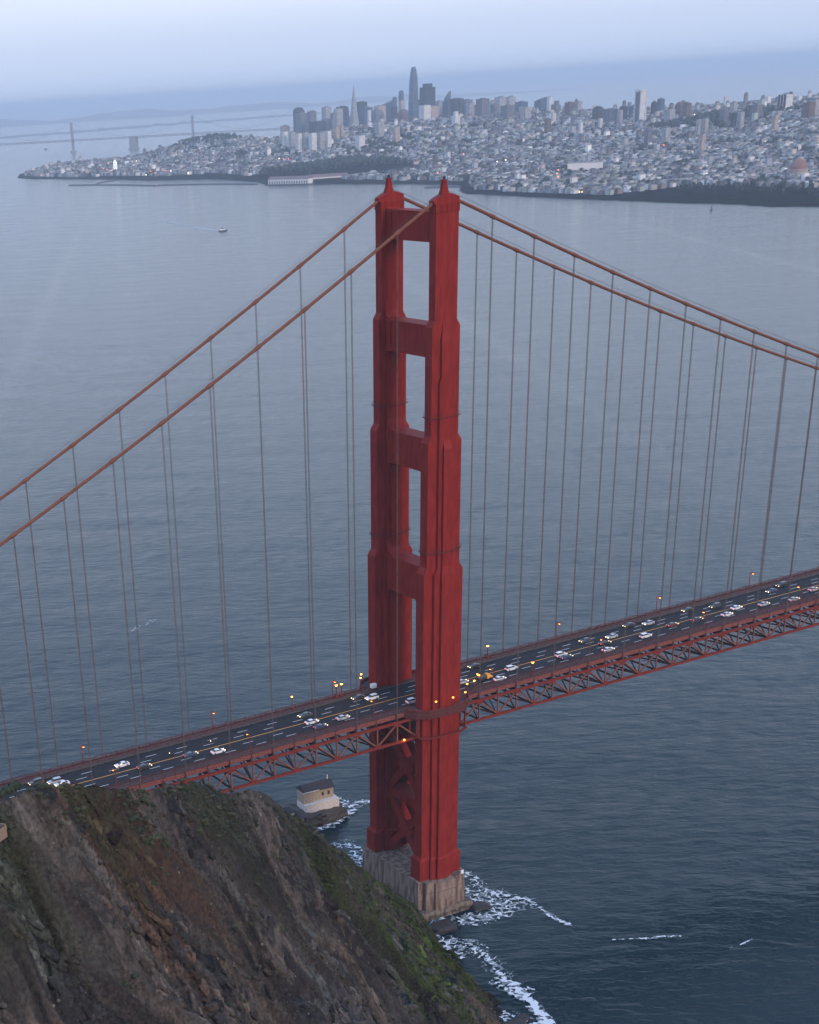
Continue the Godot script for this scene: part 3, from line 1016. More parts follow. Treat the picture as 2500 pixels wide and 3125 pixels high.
func lamp_meshes() -> Dictionary:
	var d := {}
	var g := MB.new()
	g.tube([Vector3(0, 0, 0), Vector3(0, 5.6, 0), Vector3(0, 6.25, 0.12), Vector3(0, 6.5, 0.55), Vector3(0, 6.5, 1.25)], 0.15, 8, 0.10)
	d.bent = g.mesh()
	g = MB.new()
	g.frustum(0, 1.5, 6.34, 0.34, 0.46, 6.62, 0.2, 0.3)
	d.head = g.mesh()
	g = MB.new()
	g.lathe(Vector3(0, 6.12, 1.5), [[0.0, 0.0], [0.24, 0.03], [0.36, 0.21], [0.0, 0.22]], 10)
	d.lens = g.mesh()
	g = MB.new()
	g.tube([Vector3(0, 0, 0), Vector3(0, 4.1, 0)], 0.13, 8, 0.09)
	g.lathe(Vector3.ZERO, [[0.0, 0.0], [0.28, 0.0], [0.26, 0.5], [0.13, 0.7]], 10)
	d.post = g.mesh()
	g = MB.new()
	g.lathe(Vector3(0, 4.1, 0), [[0.0, 0.0], [0.16, 0.02], [0.26, 0.24], [0.20, 0.44], [0.0, 0.46]], 10)
	d.globe = g.mesh()
	g = MB.new()
	g.lathe(Vector3(0, 4.58, 0), [[0.0, -0.02], [0.24, -0.02], [0.05, 0.14], [0.0, 0.2]], 10)
	d.cap = g.mesh()
	return d

func bulb_light(root: Node3D, at: Vector3, energy: float) -> void:
	var l := OmniLight3D.new()
	l.name = "bulb_light"
	l.light_color = Color(1.0, 0.62, 0.22)
	l.light_energy = energy
	l.light_size = 0.15
	l.omni_range = 60.0
	l.omni_attenuation = 2.0
	l.shadow_enabled = true
	l.position = at
	root.add_child(l, true)

func lamps() -> void:
	var d := lamp_meshes()
	var rail: StandardMaterial3D = mats["truss_paint"]
	var xs := [-114.4, -69.0, -23.7, 23.0, 69.7, 116.0, 161.7, 207.4]
	for s in [1.0, -1.0]:
		var which := "near" if s > 0 else "far"
		var left := 3
		var right := 0
		for x in xs:
			var place: String
			if x < 0:
				left -= 1
				place = "%s left of the tower" % ORD[left]
			else:
				place = "%s right of the tower" % ORD[right]
				right += 1
			var o := thing("street_lamp", "bent arm street lamp with glowing orange head on %s footway, %s" % [which, place], "street lamp", Vector3(x, deck_y(x) + 0.2, s * 12.5), "bent arm lamps along the bridge")
			o.rotation.y = PI if s > 0 else 0.0
			part(o, "post", d.bent, rail)
			part(o, "head", d.head, rail)
			part(o, "lens_lamp", d.lens, mats["sodium_glow"])
			bulb_light(o, Vector3(0, 5.95, 1.5), 3.0)
	var posts := [
		[-22.4, -12.2, "left of a close pair on far footway"], [-20.4, -12.2, "right of a close pair on far footway"],
		[-12.2, -13.2, "at the start of the far tower balcony"], [-10.2, -16.0, "at the outer corner of the far tower balcony"], [10.0, -16.2, "on the far tower balcony, seen between the legs"],
		[39.5, -12.3, "on the far footway, alone right of the tower"], [-39.4, -12.3, "on the far footway, standing alone left of the tower"], [41.0, 10.4, "bright on the near roadside right of the tower"],
		[-4.2, 18.7, "on the near balcony, leftmost before the leg"], [2.2, 19.0, "on the near balcony, middle before the leg"], [8.0, 17.7, "on the near balcony, right before the leg"], [12.0, 13.2, "where the near balcony ends right of the leg"], [15.6, 12.2, "on the near footway just past the balcony"]]
	for p in posts:
		var y := deck_y(p[0]) + 0.25
		var k := 0.86 if p[1] > 14.0 else 1.0
		var o := thing("lamp_post", "glowing globe lamp post %s" % p[2], "lamp post", Vector3(p[0], y, p[1]), "globe lamp posts round the tower")
		var big := 1.7 if p[2].contains("bright") or p[2].contains("alone right") or p[2].contains("close pair") else 1.2
		o.scale = Vector3(big, k, big)
		part(o, "post", d.post, rail)
		part(o, "globe_lamp", d.globe, mats["sodium_glow"])
		part(o, "cap", d.cap, rail)
		bulb_light(o, Vector3(0, 4.33, 0), 3.0)
	# work light on the truss bottom chord left of the tower
	var wl := thing("work_lamp", "orange work light glowing on the near truss bottom chord", "lamp", Vector3(-13.5, deck_y(-13.5) - 8.3, 14.4))
	bx(wl, "bracket", Vector3(0, -0.3, -0.2), Vector3(0.3, 0.5, 0.3), rail)
	var g := MB.new()
	g.lathe(Vector3.ZERO, [[0.0, -0.3], [0.25, -0.2], [0.35, 0.0], [0.25, 0.2], [0.0, 0.3]], 10)
	part(wl, "bulb_lamp", g.mesh(), mats["amber_glow"])
	bulb_light(wl, Vector3(0, 0, 0.6), 3.0)

func loft(b: MB, rows: Array) -> void:   # rows: x, y low, y high, half width low, half width high
	for k in rows.size() - 1:
		var p := []
		for q in [rows[k], rows[k + 1]]:
			p.append([Vector3(q[0], q[1], -q[3]), Vector3(q[0], q[2], -q[4]), Vector3(q[0], q[2], q[4]), Vector3(q[0], q[1], q[3])])
		var mid := Vector3((rows[k][0] + rows[k + 1][0]) / 2, (rows[k][1] + rows[k][2]) / 2, 0)
		for e in 4:
			var a: Vector3 = p[0][e]; var c: Vector3 = p[0][(e + 1) % 4]; var d: Vector3 = p[1][(e + 1) % 4]; var f: Vector3 = p[1][e]
			b.quad(a, c, d, f, (a + c + d + f) / 4.0 - mid)
		if k == 0: b.quad(p[0][0], p[0][1], p[0][2], p[0][3], Vector3(-1, 0, 0))
		if k == rows.size() - 2: b.quad(p[1][0], p[1][1], p[1][2], p[1][3], Vector3(1, 0, 0))

var car_kit := {}
func car_parts(kind: String) -> Dictionary:   # a car pointing to +x, 4.5 m long
	if car_kit.has(kind): return car_kit[kind]
	var d := {}
	var b := MB.new()
	var hi := 0.95 if kind == "sedan" else 1.05
	loft(b, [[-2.28, 0.45, 0.72, 0.70, 0.66], [-2.2, 0.28, hi - 0.06, 0.84, 0.76], [-1.7, 0.24, hi, 0.89, 0.82], [-0.8, 0.22, hi + 0.02, 0.90, 0.84], [0.9, 0.22, hi, 0.90, 0.84], [1.75, 0.24, hi - 0.12, 0.88, 0.80], [2.18, 0.28, hi - 0.24, 0.82, 0.72], [2.28, 0.42, hi - 0.36, 0.70, 0.64]])
	d.body = b.mesh()
	b = MB.new()
	var top := 1.40 if kind == "sedan" else 1.66
	if kind == "sedan":
		loft(b, [[-1.75, hi - 0.03, hi + 0.02, 0.78, 0.70], [-1.0, hi - 0.03, top - 0.05, 0.80, 0.60], [0.25, hi - 0.03, top - 0.04, 0.80, 0.60], [1.15, hi - 0.03, hi + 0.02, 0.78, 0.70]])
	else:
		loft(b, [[-2.12, hi - 0.03, hi + 0.05, 0.80, 0.74], [-1.75, hi - 0.03, top - 0.05, 0.82, 0.66], [0.35, hi - 0.03, top - 0.04, 0.82, 0.66], [1.15, hi - 0.03, hi + 0.02, 0.80, 0.72]])
	d.cabin = b.mesh()
	b = MB.new()
	if kind == "sedan":
		loft(b, [[-1.05, top - 0.08, top - 0.04, 0.63, 0.60], [-0.7, top - 0.08, top, 0.64, 0.58], [0.0, top - 0.08, top, 0.64, 0.58], [0.3, top - 0.08, top - 0.04, 0.63, 0.60]])
	else:
		loft(b, [[-1.8, top - 0.08, top - 0.04, 0.69, 0.66], [-1.4, top - 0.08, top, 0.70, 0.64], [0.1, top - 0.08, top, 0.70, 0.64], [0.4, top - 0.08, top - 0.04, 0.69, 0.66]])
	d.roof = b.mesh()
	b = MB.new()
	b.tube([Vector3(0, 0, -0.11), Vector3(0, 0, 0.11)], 0.33, 12)
	d.wheel = b.mesh()
	b = MB.new()
	b.tube([Vector3(0, 0, -0.125), Vector3(0, 0, 0.125)], 0.19, 10)
	d.rim = b.mesh()
	car_kit[kind] = d
	return d

func car(kind: String, paint: Color, label: String, x: float, z: float, category: String, lit := true) -> void:
	var d := car_parts(kind)
	var south := z > 0.0
	var o := thing("car", label, category, Vector3(x, deck_y(x) + 0.02, z), "cars crossing the bridge")
	o.basis = Basis(Vector3(0, 0, 1), atan(DECK_G)) * Basis(Vector3.UP, 0.0 if south else PI)
	var pm := mat("car_paint_%.2f_%.2f_%.2f" % [paint.r, paint.g, paint.b], paint.r, paint.g, paint.b, 0.3)
	pm.clearcoat_enabled = true
	pm.clearcoat = 0.6
	part(o, "body", d.body, pm)
	part(o, "windows", d.cabin, mats["car_glass"])
	part(o, "roof", d.roof, pm)
	for q in [Vector3(-1.38, 0.33, 0.80), Vector3(-1.38, 0.33, -0.80), Vector3(1.38, 0.33, 0.80), Vector3(1.38, 0.33, -0.80)]:
		var w := part(o, "wheel", d.wheel, mats["tyre"], Transform3D(Basis(), q))
		part(w, "rim", d.rim, mat("rim_metal", 0.3, 0.3, 0.32, 0.35, 0.8))
	for e in [0.58, -0.58]:
		bx(o, "headlight", Vector3(2.22, 0.66, e), Vector3(0.12, 0.15, 0.34), mats["headlight_glow"] if lit else mats["paint_white"])
		bx(o, "taillight", Vector3(-2.24, 0.74, e), Vector3(0.10, 0.16, 0.32), mats["taillight_glow"])
	bx(o, "bumper", Vector3(-2.27, 0.42, 0), Vector3(0.10, 0.16, 1.3), mats["steel_dark"])

func motorbike(x: float, z: float, label: String) -> void:
	var o := thing("motorcycle", label, "motorcycle", Vector3(x, deck_y(x) + 0.02, z))
	var b := MB.new()
	b.tube([Vector3(0, 0, -0.07), Vector3(0, 0, 0.07)], 0.32, 12)
	for e in [-0.72, 0.72]:
		part(o, "wheel", b.mesh(), mats["tyre"], Transform3D(Basis(), Vector3(e, 0.32, 0)))
	var f := MB.new()
	loft(f, [[-0.95, 0.75, 0.85, 0.10, 0.08], [-0.5, 0.45, 0.82, 0.16, 0.14], [0.1, 0.35, 0.95, 0.18, 0.14], [0.6, 0.55, 1.05, 0.14, 0.08]])
	part(o, "frame", f.mesh(), mats["steel_dark"])
	var g := MB.new()
	g.tube([Vector3(0.72, 0.32, 0), Vector3(0.5, 1.05, 0)], 0.05, 6)
	part(o, "fork", g.mesh(), mats["steel_dark"])
	bx(o, "handlebar", Vector3(0.45, 1.08, 0), Vector3(0.06, 0.06, 0.75), mats["steel_dark"])
	bx(o, "headlight", Vector3(0.66, 0.92, 0), Vector3(0.10, 0.18, 0.2), mats["headlight_glow"])
	o.basis = Basis(Vector3.UP, PI)
	# the rider sits astride, one continuous body
	var r := thing("person", "rider in dark clothes on the motorcycle, %s" % label.split(", ")[1], "person", Vector3(x, deck_y(x) + 0.02, z))
	r.basis = o.basis
	var bones := [[Vector3(-0.22, 0.95, 0), 0.17, Vector3(0.0, 1.42, 0), 0.18], [Vector3(0.05, 1.45, 0), 0.08, Vector3(0.1, 1.58, 0), 0.08], [Vector3(0.12, 1.70, 0), 0.13, Vector3(0.14, 1.74, 0), 0.13]]
	for e in [-1.0, 1.0]:
		bones.append([Vector3(-0.15, 0.92, 0.10 * e), 0.11, Vector3(0.25, 0.82, 0.24 * e), 0.08])
		bones.append([Vector3(0.25, 0.82, 0.24 * e), 0.08, Vector3(0.0, 0.42, 0.24 * e), 0.06])
		bones.append([Vector3(0.0, 0.42, 0.24 * e), 0.06, Vector3(0.16, 0.38, 0.25 * e), 0.05])
		bones.append([Vector3(0.02, 1.40, 0.19 * e), 0.075, Vector3(0.22, 1.18, 0.30 * e), 0.06])
		bones.append([Vector3(0.22, 1.18, 0.30 * e), 0.06, Vector3(0.44, 1.10, 0.30 * e), 0.045])
	part(r, "body", sdf_mesh(bones, 0.045, 0.05), mat("rider_leather", 0.02, 0.02, 0.022, 0.6))

# surface nets over tapered capsules joined by a smooth minimum
func sdf_mesh(bones: Array, cell: float, blend: float) -> ArrayMesh:
	var lo := Vector3(1e9, 1e9, 1e9)
	var hi := -lo
	for b in bones:
		for q in [[b[0], b[1]], [b[2], b[3]]]:
			lo = lo.min(q[0] - Vector3.ONE * (q[1] + 3 * cell))
			hi = hi.max(q[0] + Vector3.ONE * (q[1] + 3 * cell))
	var n := Vector3i(((hi - lo) / cell).ceil()) + Vector3i.ONE
	var val := PackedFloat32Array()
	val.resize(n.x * n.y * n.z)
	for k in n.z:
		for j in n.y:
			for i in n.x:
				var p := lo + Vector3(i, j, k) * cell
				var d := 1e9
				for b in bones:
					var ab: Vector3 = b[2] - b[0]
					var t := clampf((p - b[0]).dot(ab) / maxf(ab.length_squared(), 1e-6), 0.0, 1.0)
					var q: float = (p - b[0] - ab * t).length() - lerpf(b[1], b[3], t)
					var h := clampf(0.5 + 0.5 * (d - q) / blend, 0.0, 1.0)
					d = lerpf(d, q, h) - blend * h * (1.0 - h) if d < 1e8 else q
				val[(k * n.y + j) * n.x + i] = d
	var at := func(i: int, j: int, k: int) -> float: return val[(k * n.y + j) * n.x + i]
	var vert := {}
	for k in n.z - 1:
		for j in n.y - 1:
			for i in n.x - 1:
				var sum := Vector3.ZERO
				var c := 0
				for e in [[0, 0, 0, 1, 0, 0], [0, 1, 0, 1, 1, 0], [0, 0, 1, 1, 0, 1], [0, 1, 1, 1, 1, 1], [0, 0, 0, 0, 1, 0], [1, 0, 0, 1, 1, 0], [0, 0, 1, 0, 1, 1], [1, 0, 1, 1, 1, 1], [0, 0, 0, 0, 0, 1], [1, 0, 0, 1, 0, 1], [0, 1, 0, 0, 1, 1], [1, 1, 0, 1, 1, 1]]:
					var a: float = at.call(i + e[0], j + e[1], k + e[2])
					var b: float = at.call(i + e[3], j + e[4], k + e[5])
					if (a < 0.0) != (b < 0.0):
						sum += Vector3(i + e[0], j + e[1], k + e[2]).lerp(Vector3(i + e[3], j + e[4], k + e[5]), a / (a - b))
						c += 1
				if c: vert[Vector3i(i, j, k)] = lo + sum / c * cell
	var m := MB.new()
	for key in vert:
		for ax in 3:
			var dirs := [Vector3i(1, 0, 0), Vector3i(0, 1, 0), Vector3i(0, 0, 1)]
			var e: Vector3i = dirs[ax]
			var a: float = at.call(key.x, key.y, key.z)
			var b: float = at.call(key.x + e.x, key.y + e.y, key.z + e.z)
			if (a < 0.0) == (b < 0.0): continue
			var u: Vector3i = dirs[(ax + 1) % 3]
			var w: Vector3i = dirs[(ax + 2) % 3]
			if vert.has(key - u) and vert.has(key - w) and vert.has(key - u - w):
				m.quad(vert[key], vert[key - u], vert[key - u - w], vert[key - w], Vector3(e) * (1.0 if a < 0.0 else -1.0))
	return m.mesh()

func cars() -> void:
	var W := Color(0.70, 0.71, 0.72)
	var S := Color(0.38, 0.39, 0.41)
	var K := Color(0.016, 0.016, 0.018)
	var D := Color(0.045, 0.05, 0.058)
	var G := Color(0.035, 0.05, 0.042)
	var N := Color(0.025, 0.045, 0.11)
	var R := Color(0.11, 0.018, 0.014)
	var list := [
		["suv", G, "dark green sport utility car in far lane at the cliff edge, lower left", -132.2, -7.5, "car"],
		["suv", S, "silver hatchback beside a white car where the cliff hides the road", -127.2, -4.6, "car"],
		["sedan", W, "white car beside the silver hatchback at the cliff edge", -126.1, -1.7, "car"],
		["sedan", W, "white sedan heading left, alone above the cliff at lower left", -105.1, -3.9, "car"],
		["sedan", K, "black sedan with red taillights right beside the yellow line, lower left", -100.2, 1.6, "car"],
		["sedan", N, "blue car with red taillights just behind a white sedan, lower left", -84.3, 1.8, "car"],
		["sedan", W, "white sedan heading right in the middle near lane, ahead of the blue car", -76.3, 4.8, "car"],
		["sedan", D, "dark grey sedan heading left, above a white and a dark car", -39.2, -4.6, "car"],
		["sedan", W, "white sedan with red taillights between dark grey and dark blue cars", -40.5, 1.7, "car"],
		["sedan", N, "dark blue car with red taillights in the near lane below a white sedan", -40.3, 6.9, "car"],
		["sedan", S, "silver sedan heading right toward the tower, left of it", -30.7, 4.8, "car"],
		["sedan", K, "black sedan heading left just past the far tower leg", -17.1, -7.2, "car"],
		["suv", W, "white taxi like car beside the black sedan left of the tower", -13.6, -4.3, "car"],
		["suv", W, "white car half hidden behind the near tower leg", -4.8, 6.4, "car"],
		["sedan", K, "black car with bright headlights in the far lane right of tower", 30.6, -7.8, "car"],
		["suv", W, "white sport utility car beside the yellow line right of the tower", 38.9, 1.8, "car"],
		["sedan", W, "white car in the near lane under the lamp post right of tower", 29.6, 7.4, "car"],
		["sedan", S, "silver car just emerging right of the near tower leg", 18.2, 2.0, "car"],
		["suv", W, "white dark roofed car side by side with a dark blue one", 60.4, 1.5, "car"],
		["sedan", N, "dark blue car side by side with a white one in near lanes", 60.4, 4.5, "car"],
		["sedan", D, "dark sedan heading left, between lamp and silver sedan", 76.4, -4.7, "car"],
		["sedan", S, "silver dark sedan heading left close to the yellow line", 86.2, -2.2, "car"],
		["sedan", K, "dark car with glowing red taillights just right of yellow line", 79.8, 1.6, "car"],
		["sedan", W, "white sedan in the lane nearest the truss, mid right", 76.1, 7.6, "car"],
		["suv", W, "white sport utility car heading right, middle near lane, mid right", 95.5, 4.7, "car"],
		["sedan", K, "black car with one bright headlight in the farthest lane, mid right", 98.9, -7.7, "car"],
		["sedan", S, "grey sedan heading left beside the farthest lane, mid right", 105.8, -5.2, "car"],
		["sedan", R, "dark red car with bright taillights, right half of the bridge", 110.8, 1.6, "car"],
		["sedan", K, "black sedan in farthest lane left of a green sport utility car", 126.5, -7.5, "car"],
		["sedan", Color(0.05, 0.03, 0.06), "dark purple sedan with red taillights near a lamp, right part", 121.5, 2.6, "car"],
		["suv", G, "dark green sport utility car heading left with bright headlights, right part", 137.1, -4.5, "car"],
		["sedan", W, "white sedan next to the yellow line, right part of the bridge", 141.4, 1.6, "car"],
		["sedan", W, "white sedan with reddish rear in the middle near lane, right part", 133.5, 5.0, "car"],
		["sedan", S, "silver sedan with red taillights alone in near lane, far right", 151.8, 4.8, "car"],
		["sedan", N, "dark blue sedan heading left beneath the far right lamp", 165.4, -4.7, "car"],
		["suv", K, "black car in the farthest lane by the far right lamp", 173.6, -7.6, "car"],
		["sedan", S, "pale car in the lane nearest the truss, far right", 163.9, 7.6, "car"],
		["sedan", Color(0.45, 0.33, 0.33), "pale pinkish car at the right edge of the picture", 178.2, 3.6, "car"]]
	for q in list:
		car(q[0], q[1], q[2], q[3], q[4], q[5])
	motorbike(-88.9, -2.3, "small dark motorcycle with headlight on, left of another one")
	motorbike(-74.0, -3.1, "dark motorcycle with headlight on, closer to the tower than another one")
	# maintenance truck with amber lights
	var t := thing("maintenance_truck", "dark truck with glaring amber warning lights right of the tower", "truck", Vector3(26.0, deck_y(26.0) + 0.02, 3.7))
	var b := MB.new()
	loft(b, [[-2.6, 0.5, 1.3, 0.95, 0.95], [0.7, 0.5, 1.3, 0.95, 0.95]])
	part(t, "bed", b.mesh(), mats["steel_dark"])
	b = MB.new()
	loft(b, [[0.7, 0.45, 2.0, 0.95, 0.75], [1.7, 0.45, 1.95, 0.95, 0.72], [2.2, 0.45, 1.2, 0.95, 0.85], [3.0, 0.45, 1.05, 0.9, 0.8]])
	part(t, "cab", b.mesh(), mats["paint_yellow"])
	for q in [Vector3(-1.7, 0.4, 0.85), Vector3(-1.7, 0.4, -0.85), Vector3(2.1, 0.4, 0.85), Vector3(2.1, 0.4, -0.85)]:
		part(t, "wheel", car_parts("sedan").wheel, mats["tyre"], Transform3D(Basis.from_scale(Vector3(1.2, 1.2, 1.2)), q))
	bx(t, "arrow_board", Vector3(-2.2, 2.1, 0), Vector3(0.12, 1.3, 1.9), mats["steel_dark"])
	for e in [-0.65, 0.0, 0.65]:
		bx(t, "warning_light", Vector3(-2.32, 2.2, e), Vector3(0.12, 0.4, 0.4), mats["amber_glow"])
	bulb_light(t, Vector3(-2.9, 2.2, 0), 4.0)
	# small white cart at the foot of the far leg
	var c := thing("utility_cart", "small white box cart parked at the foot of the far tower leg", "cart", Vector3(-8.6, deck_y(-8.6) + 0.25, -11.0))
	bx(c, "box", Vector3(0, 1.35, 0), Vector3(1.9, 1.3, 1.3), mats["paint_white"])
	bx(c, "chassis", Vector3(0.1, 0.6, 0), Vector3(2.3, 0.25, 1.2), mats["steel_dark"])
	for q in [Vector3(-0.8, 0.28, 0.5), Vector3(-0.8, 0.28, -0.5), Vector3(0.8, 0.28, 0.5), Vector3(0.8, 0.28, -0.5)]:
		part(c, "wheel", car_parts("sedan").wheel, mats["tyre"], Transform3D(Basis.from_scale(Vector3(0.8, 0.8, 0.8)), q))

# ---------------------------------------------------------------- foam
func foam_sheet(lines: Array, cell: float, sd: int, lift: float, more := 0.0) -> ArrayMesh:
	var f := noise(sd, 0.16, 3)
	var g := noise(sd + 1, 0.6, 3)
	var b := MB.new()
	for ln in lines:
		var pts: Array = ln[0]
		var wide: float = ln[1]
		var dense: float = ln[2]
		var lo := Vector2(1e9, 1e9)
		var hi := -lo
		for p in pts:
			lo = lo.min(p); hi = hi.max(p)
		lo -= Vector2.ONE * wide; hi += Vector2.ONE * wide
		var nx := int((hi.x - lo.x) / cell) + 2
		var nz := int((hi.y - lo.y) / cell) + 2
		var val := PackedFloat32Array()
		val.resize(nx * nz)
		for j in nz:
			for i in nx:
				var p := lo + Vector2(i, j) * cell
				var q := p + Vector2(g.get_noise_2d(p.x * 0.2, p.y * 0.2), g.get_noise_2d(p.y * 0.2 + 50, p.x * 0.2)) * wide * 0.5
				var d := 1e9
				for k in pts.size() - 1:
					d = minf(d, q.distance_to(Geometry2D.get_closest_point_to_segment(q, pts[k], pts[k + 1])))
				var e := 1.0 - d / wide
				var web := 0.20 - absf(f.get_noise_2d(p.x * 1.1, p.y * 1.1)) * 1.7      # lacy net of bubbles
				val[j * nx + i] = (e * dense + web + g.get_noise_2d(p.x * 0.6, p.y * 0.6) * 0.18 - 0.20 + more) if e > 0.0 else -1.0
		for j in nz - 1:
			for i in nx - 1:
				var cor := [[i, j], [i + 1, j], [i + 1, j + 1], [i, j + 1]]
				var poly := []
				for k in 4:
					var a = cor[k]; var c = cor[(k + 1) % 4]
					var va := val[a[1] * nx + a[0]]; var vc := val[c[1] * nx + c[0]]
					var pa := lo + Vector2(a[0], a[1]) * cell; var pc := lo + Vector2(c[0], c[1]) * cell
					if va > 0.0: poly.append(pa)
					if (va > 0.0) != (vc > 0.0): poly.append(pa.lerp(pc, va / (va - vc)))
				for k in range(1, poly.size() - 1):
					var q := []
					for p in [poly[0], poly[k], poly[k + 1]]:
						q.append(Vector3(p.x, lift + 0.06 * g.get_noise_2d(p.x, p.y), p.y))
					b.tri(q[0], q[1], q[2], Vector3.UP)
	return b.mesh()

func v2(a: Array) -> Array:
	var o := []
	for p in a: o.append(Vector2(p[0], p[1]))
	return o

func foam() -> void:
	var fm := mat("foam_white", 0.62, 0.66, 0.70, 0.9)
	var near := [
		[v2([[23.9, 0.2], [21.2, 10.9], [23.4, 18.9], [27.1, 24.8], [29.0, 30.3]]), 3.4, 0.34], [v2([[14.0, 8.0], [16.3, 14.9], [18.9, 22.2], [23.2, 27.2]]), 5.5, 0.26], [v2([[23.2, 27.2], [15.3, 32.2], [7.3, 26.8]]), 3.0, 0.30],
		[v2([[-4.0, 23.3], [1.7, 27.1], [10.3, 29.9], [18.4, 28.1]]), 5.0, 0.26], [v2([[24.8, 19.8], [29.4, 27.2], [28.3, 38.8], [29.5, 49.7]]), 1.3, 0.5],
		[v2([[-12.7, 31.4], [-11.5, 37.9], [-13.3, 44.2]]), 5.0, 0.36], [v2([[-8.6, 37.9], [-5.6, 45.5], [-7.1, 53.8], [-9.6, 64.6]]), 4.0, 0.20],
		[v2([[-6.1, 42.2], [-5.6, 49.3], [-7.6, 57.1], [-9.9, 66.2]]), 1.4, 0.62], [v2([[-9.9, 66.2], [-9.7, 70.8], [-10.9, 75.8], [-11.9, 81.8], [-14.0, 90.2], [-16.6, 97.9], [-20.0, 108.0]]), 2.3, 0.95],
		[v2([[-13.9, 65.3], [-13.3, 74.2], [-10.5, 77.7], [-5.8, 74.1]]), 1.6, 0.42], [v2([[-25.5, 79.2], [-22.6, 86.2], [-20.6, 92.6], [-28.0, 104.0]]), 4.0, 0.42],
		[v2([[5.0, -65.0], [15.7, -68.2], [26.4, -74.5], [31.6, -72.0]]), 2.4, 0.40], [v2([[-3.2, -63.0], [3.8, -62.2], [13.6, -65.4]]), 1.8, 0.45], [v2([[17.0, -72.0], [20.0, -80.0], [12.0, -86.0]]), 4.0, 0.34],
		[v2([[-7.1, -45.5], [0.5, -47.6], [2.8, -41.1], [-4.0, -24.2]]), 3.2, 0.26], [v2([[-9.9, -37.7], [-2.7, -37.5], [-5.1, -27.3]]), 2.6, 0.24], [v2([[-12.5, -20.0], [-13.0, -30.0], [-16.0, -40.0]]), 4.5, 0.34],
		[v2([[42.3, 69.0], [47.4, 71.3], [54.3, 74.8]]), 0.8, 0.55], [v2([[61.8, 89.5], [66.7, 89.8], [71.7, 89.3]]), 0.5, 0.42], [v2([[34.8, 64.9], [42.3, 69.0]]), 0.4, 0.8]]
	tag(part(self, "sea_foam", foam_sheet(near, 0.32, 81, 0.34), fm), "white lacy sea foam round the pier and along the rocks", "", "", "stuff")
	var soft := mat("foam_thin", 0.55, 0.62, 0.66, 0.9)
	soft.transparency = BaseMaterial3D.TRANSPARENCY_ALPHA
	soft.albedo_color.a = 0.34
	tag(part(self, "sea_foam", foam_sheet(near, 0.4, 91, 0.26, 0.16), soft), "thin veil of spent foam drifting round the pier and rocks", "", "", "stuff")
	var far := [[v2([[45.6, -332.6], [55.1, -337.6], [64.0, -341.2]]), 2.0, 0.5], [v2([[247.0, -612.4], [253.8, -610.2]]), 1.6, 1.0], [v2([[396.3, -226.0], [403.8, -219.2]]), 1.2, 0.5]]
	tag(part(self, "whitecaps", foam_sheet(far, 0.5, 84, 0.4, 0.05), soft), "few white streaks of foam far out on the strait", "", "", "stuff")
	for q in [[Vector3(12.5, -1.6, 22.5), Vector3(3.4, 2.8, 2.6), "low black wet rock at the seaward pier corner"], [Vector3(-25.0, -1.2, 90.0), Vector3(4.2, 3.2, 3.4), "black wet rock in the surf at the bottom edge"], [Vector3(-19.5, -1.2, 87.0), Vector3(2.2, 2.2, 2.0), "smaller black rock beside the bottom edge surf rock"], [Vector3(-6.5, -1.4, 27.5), Vector3(4.6, 3.4, 3.4), "dark rock between cliff foot and pier"]]:
		tag(part(self, "sea_rock", rock_island(q[0], q[1], 66, Color(0.02, 0.019, 0.018)), mats["wet_rock"]), q[2], "rock")

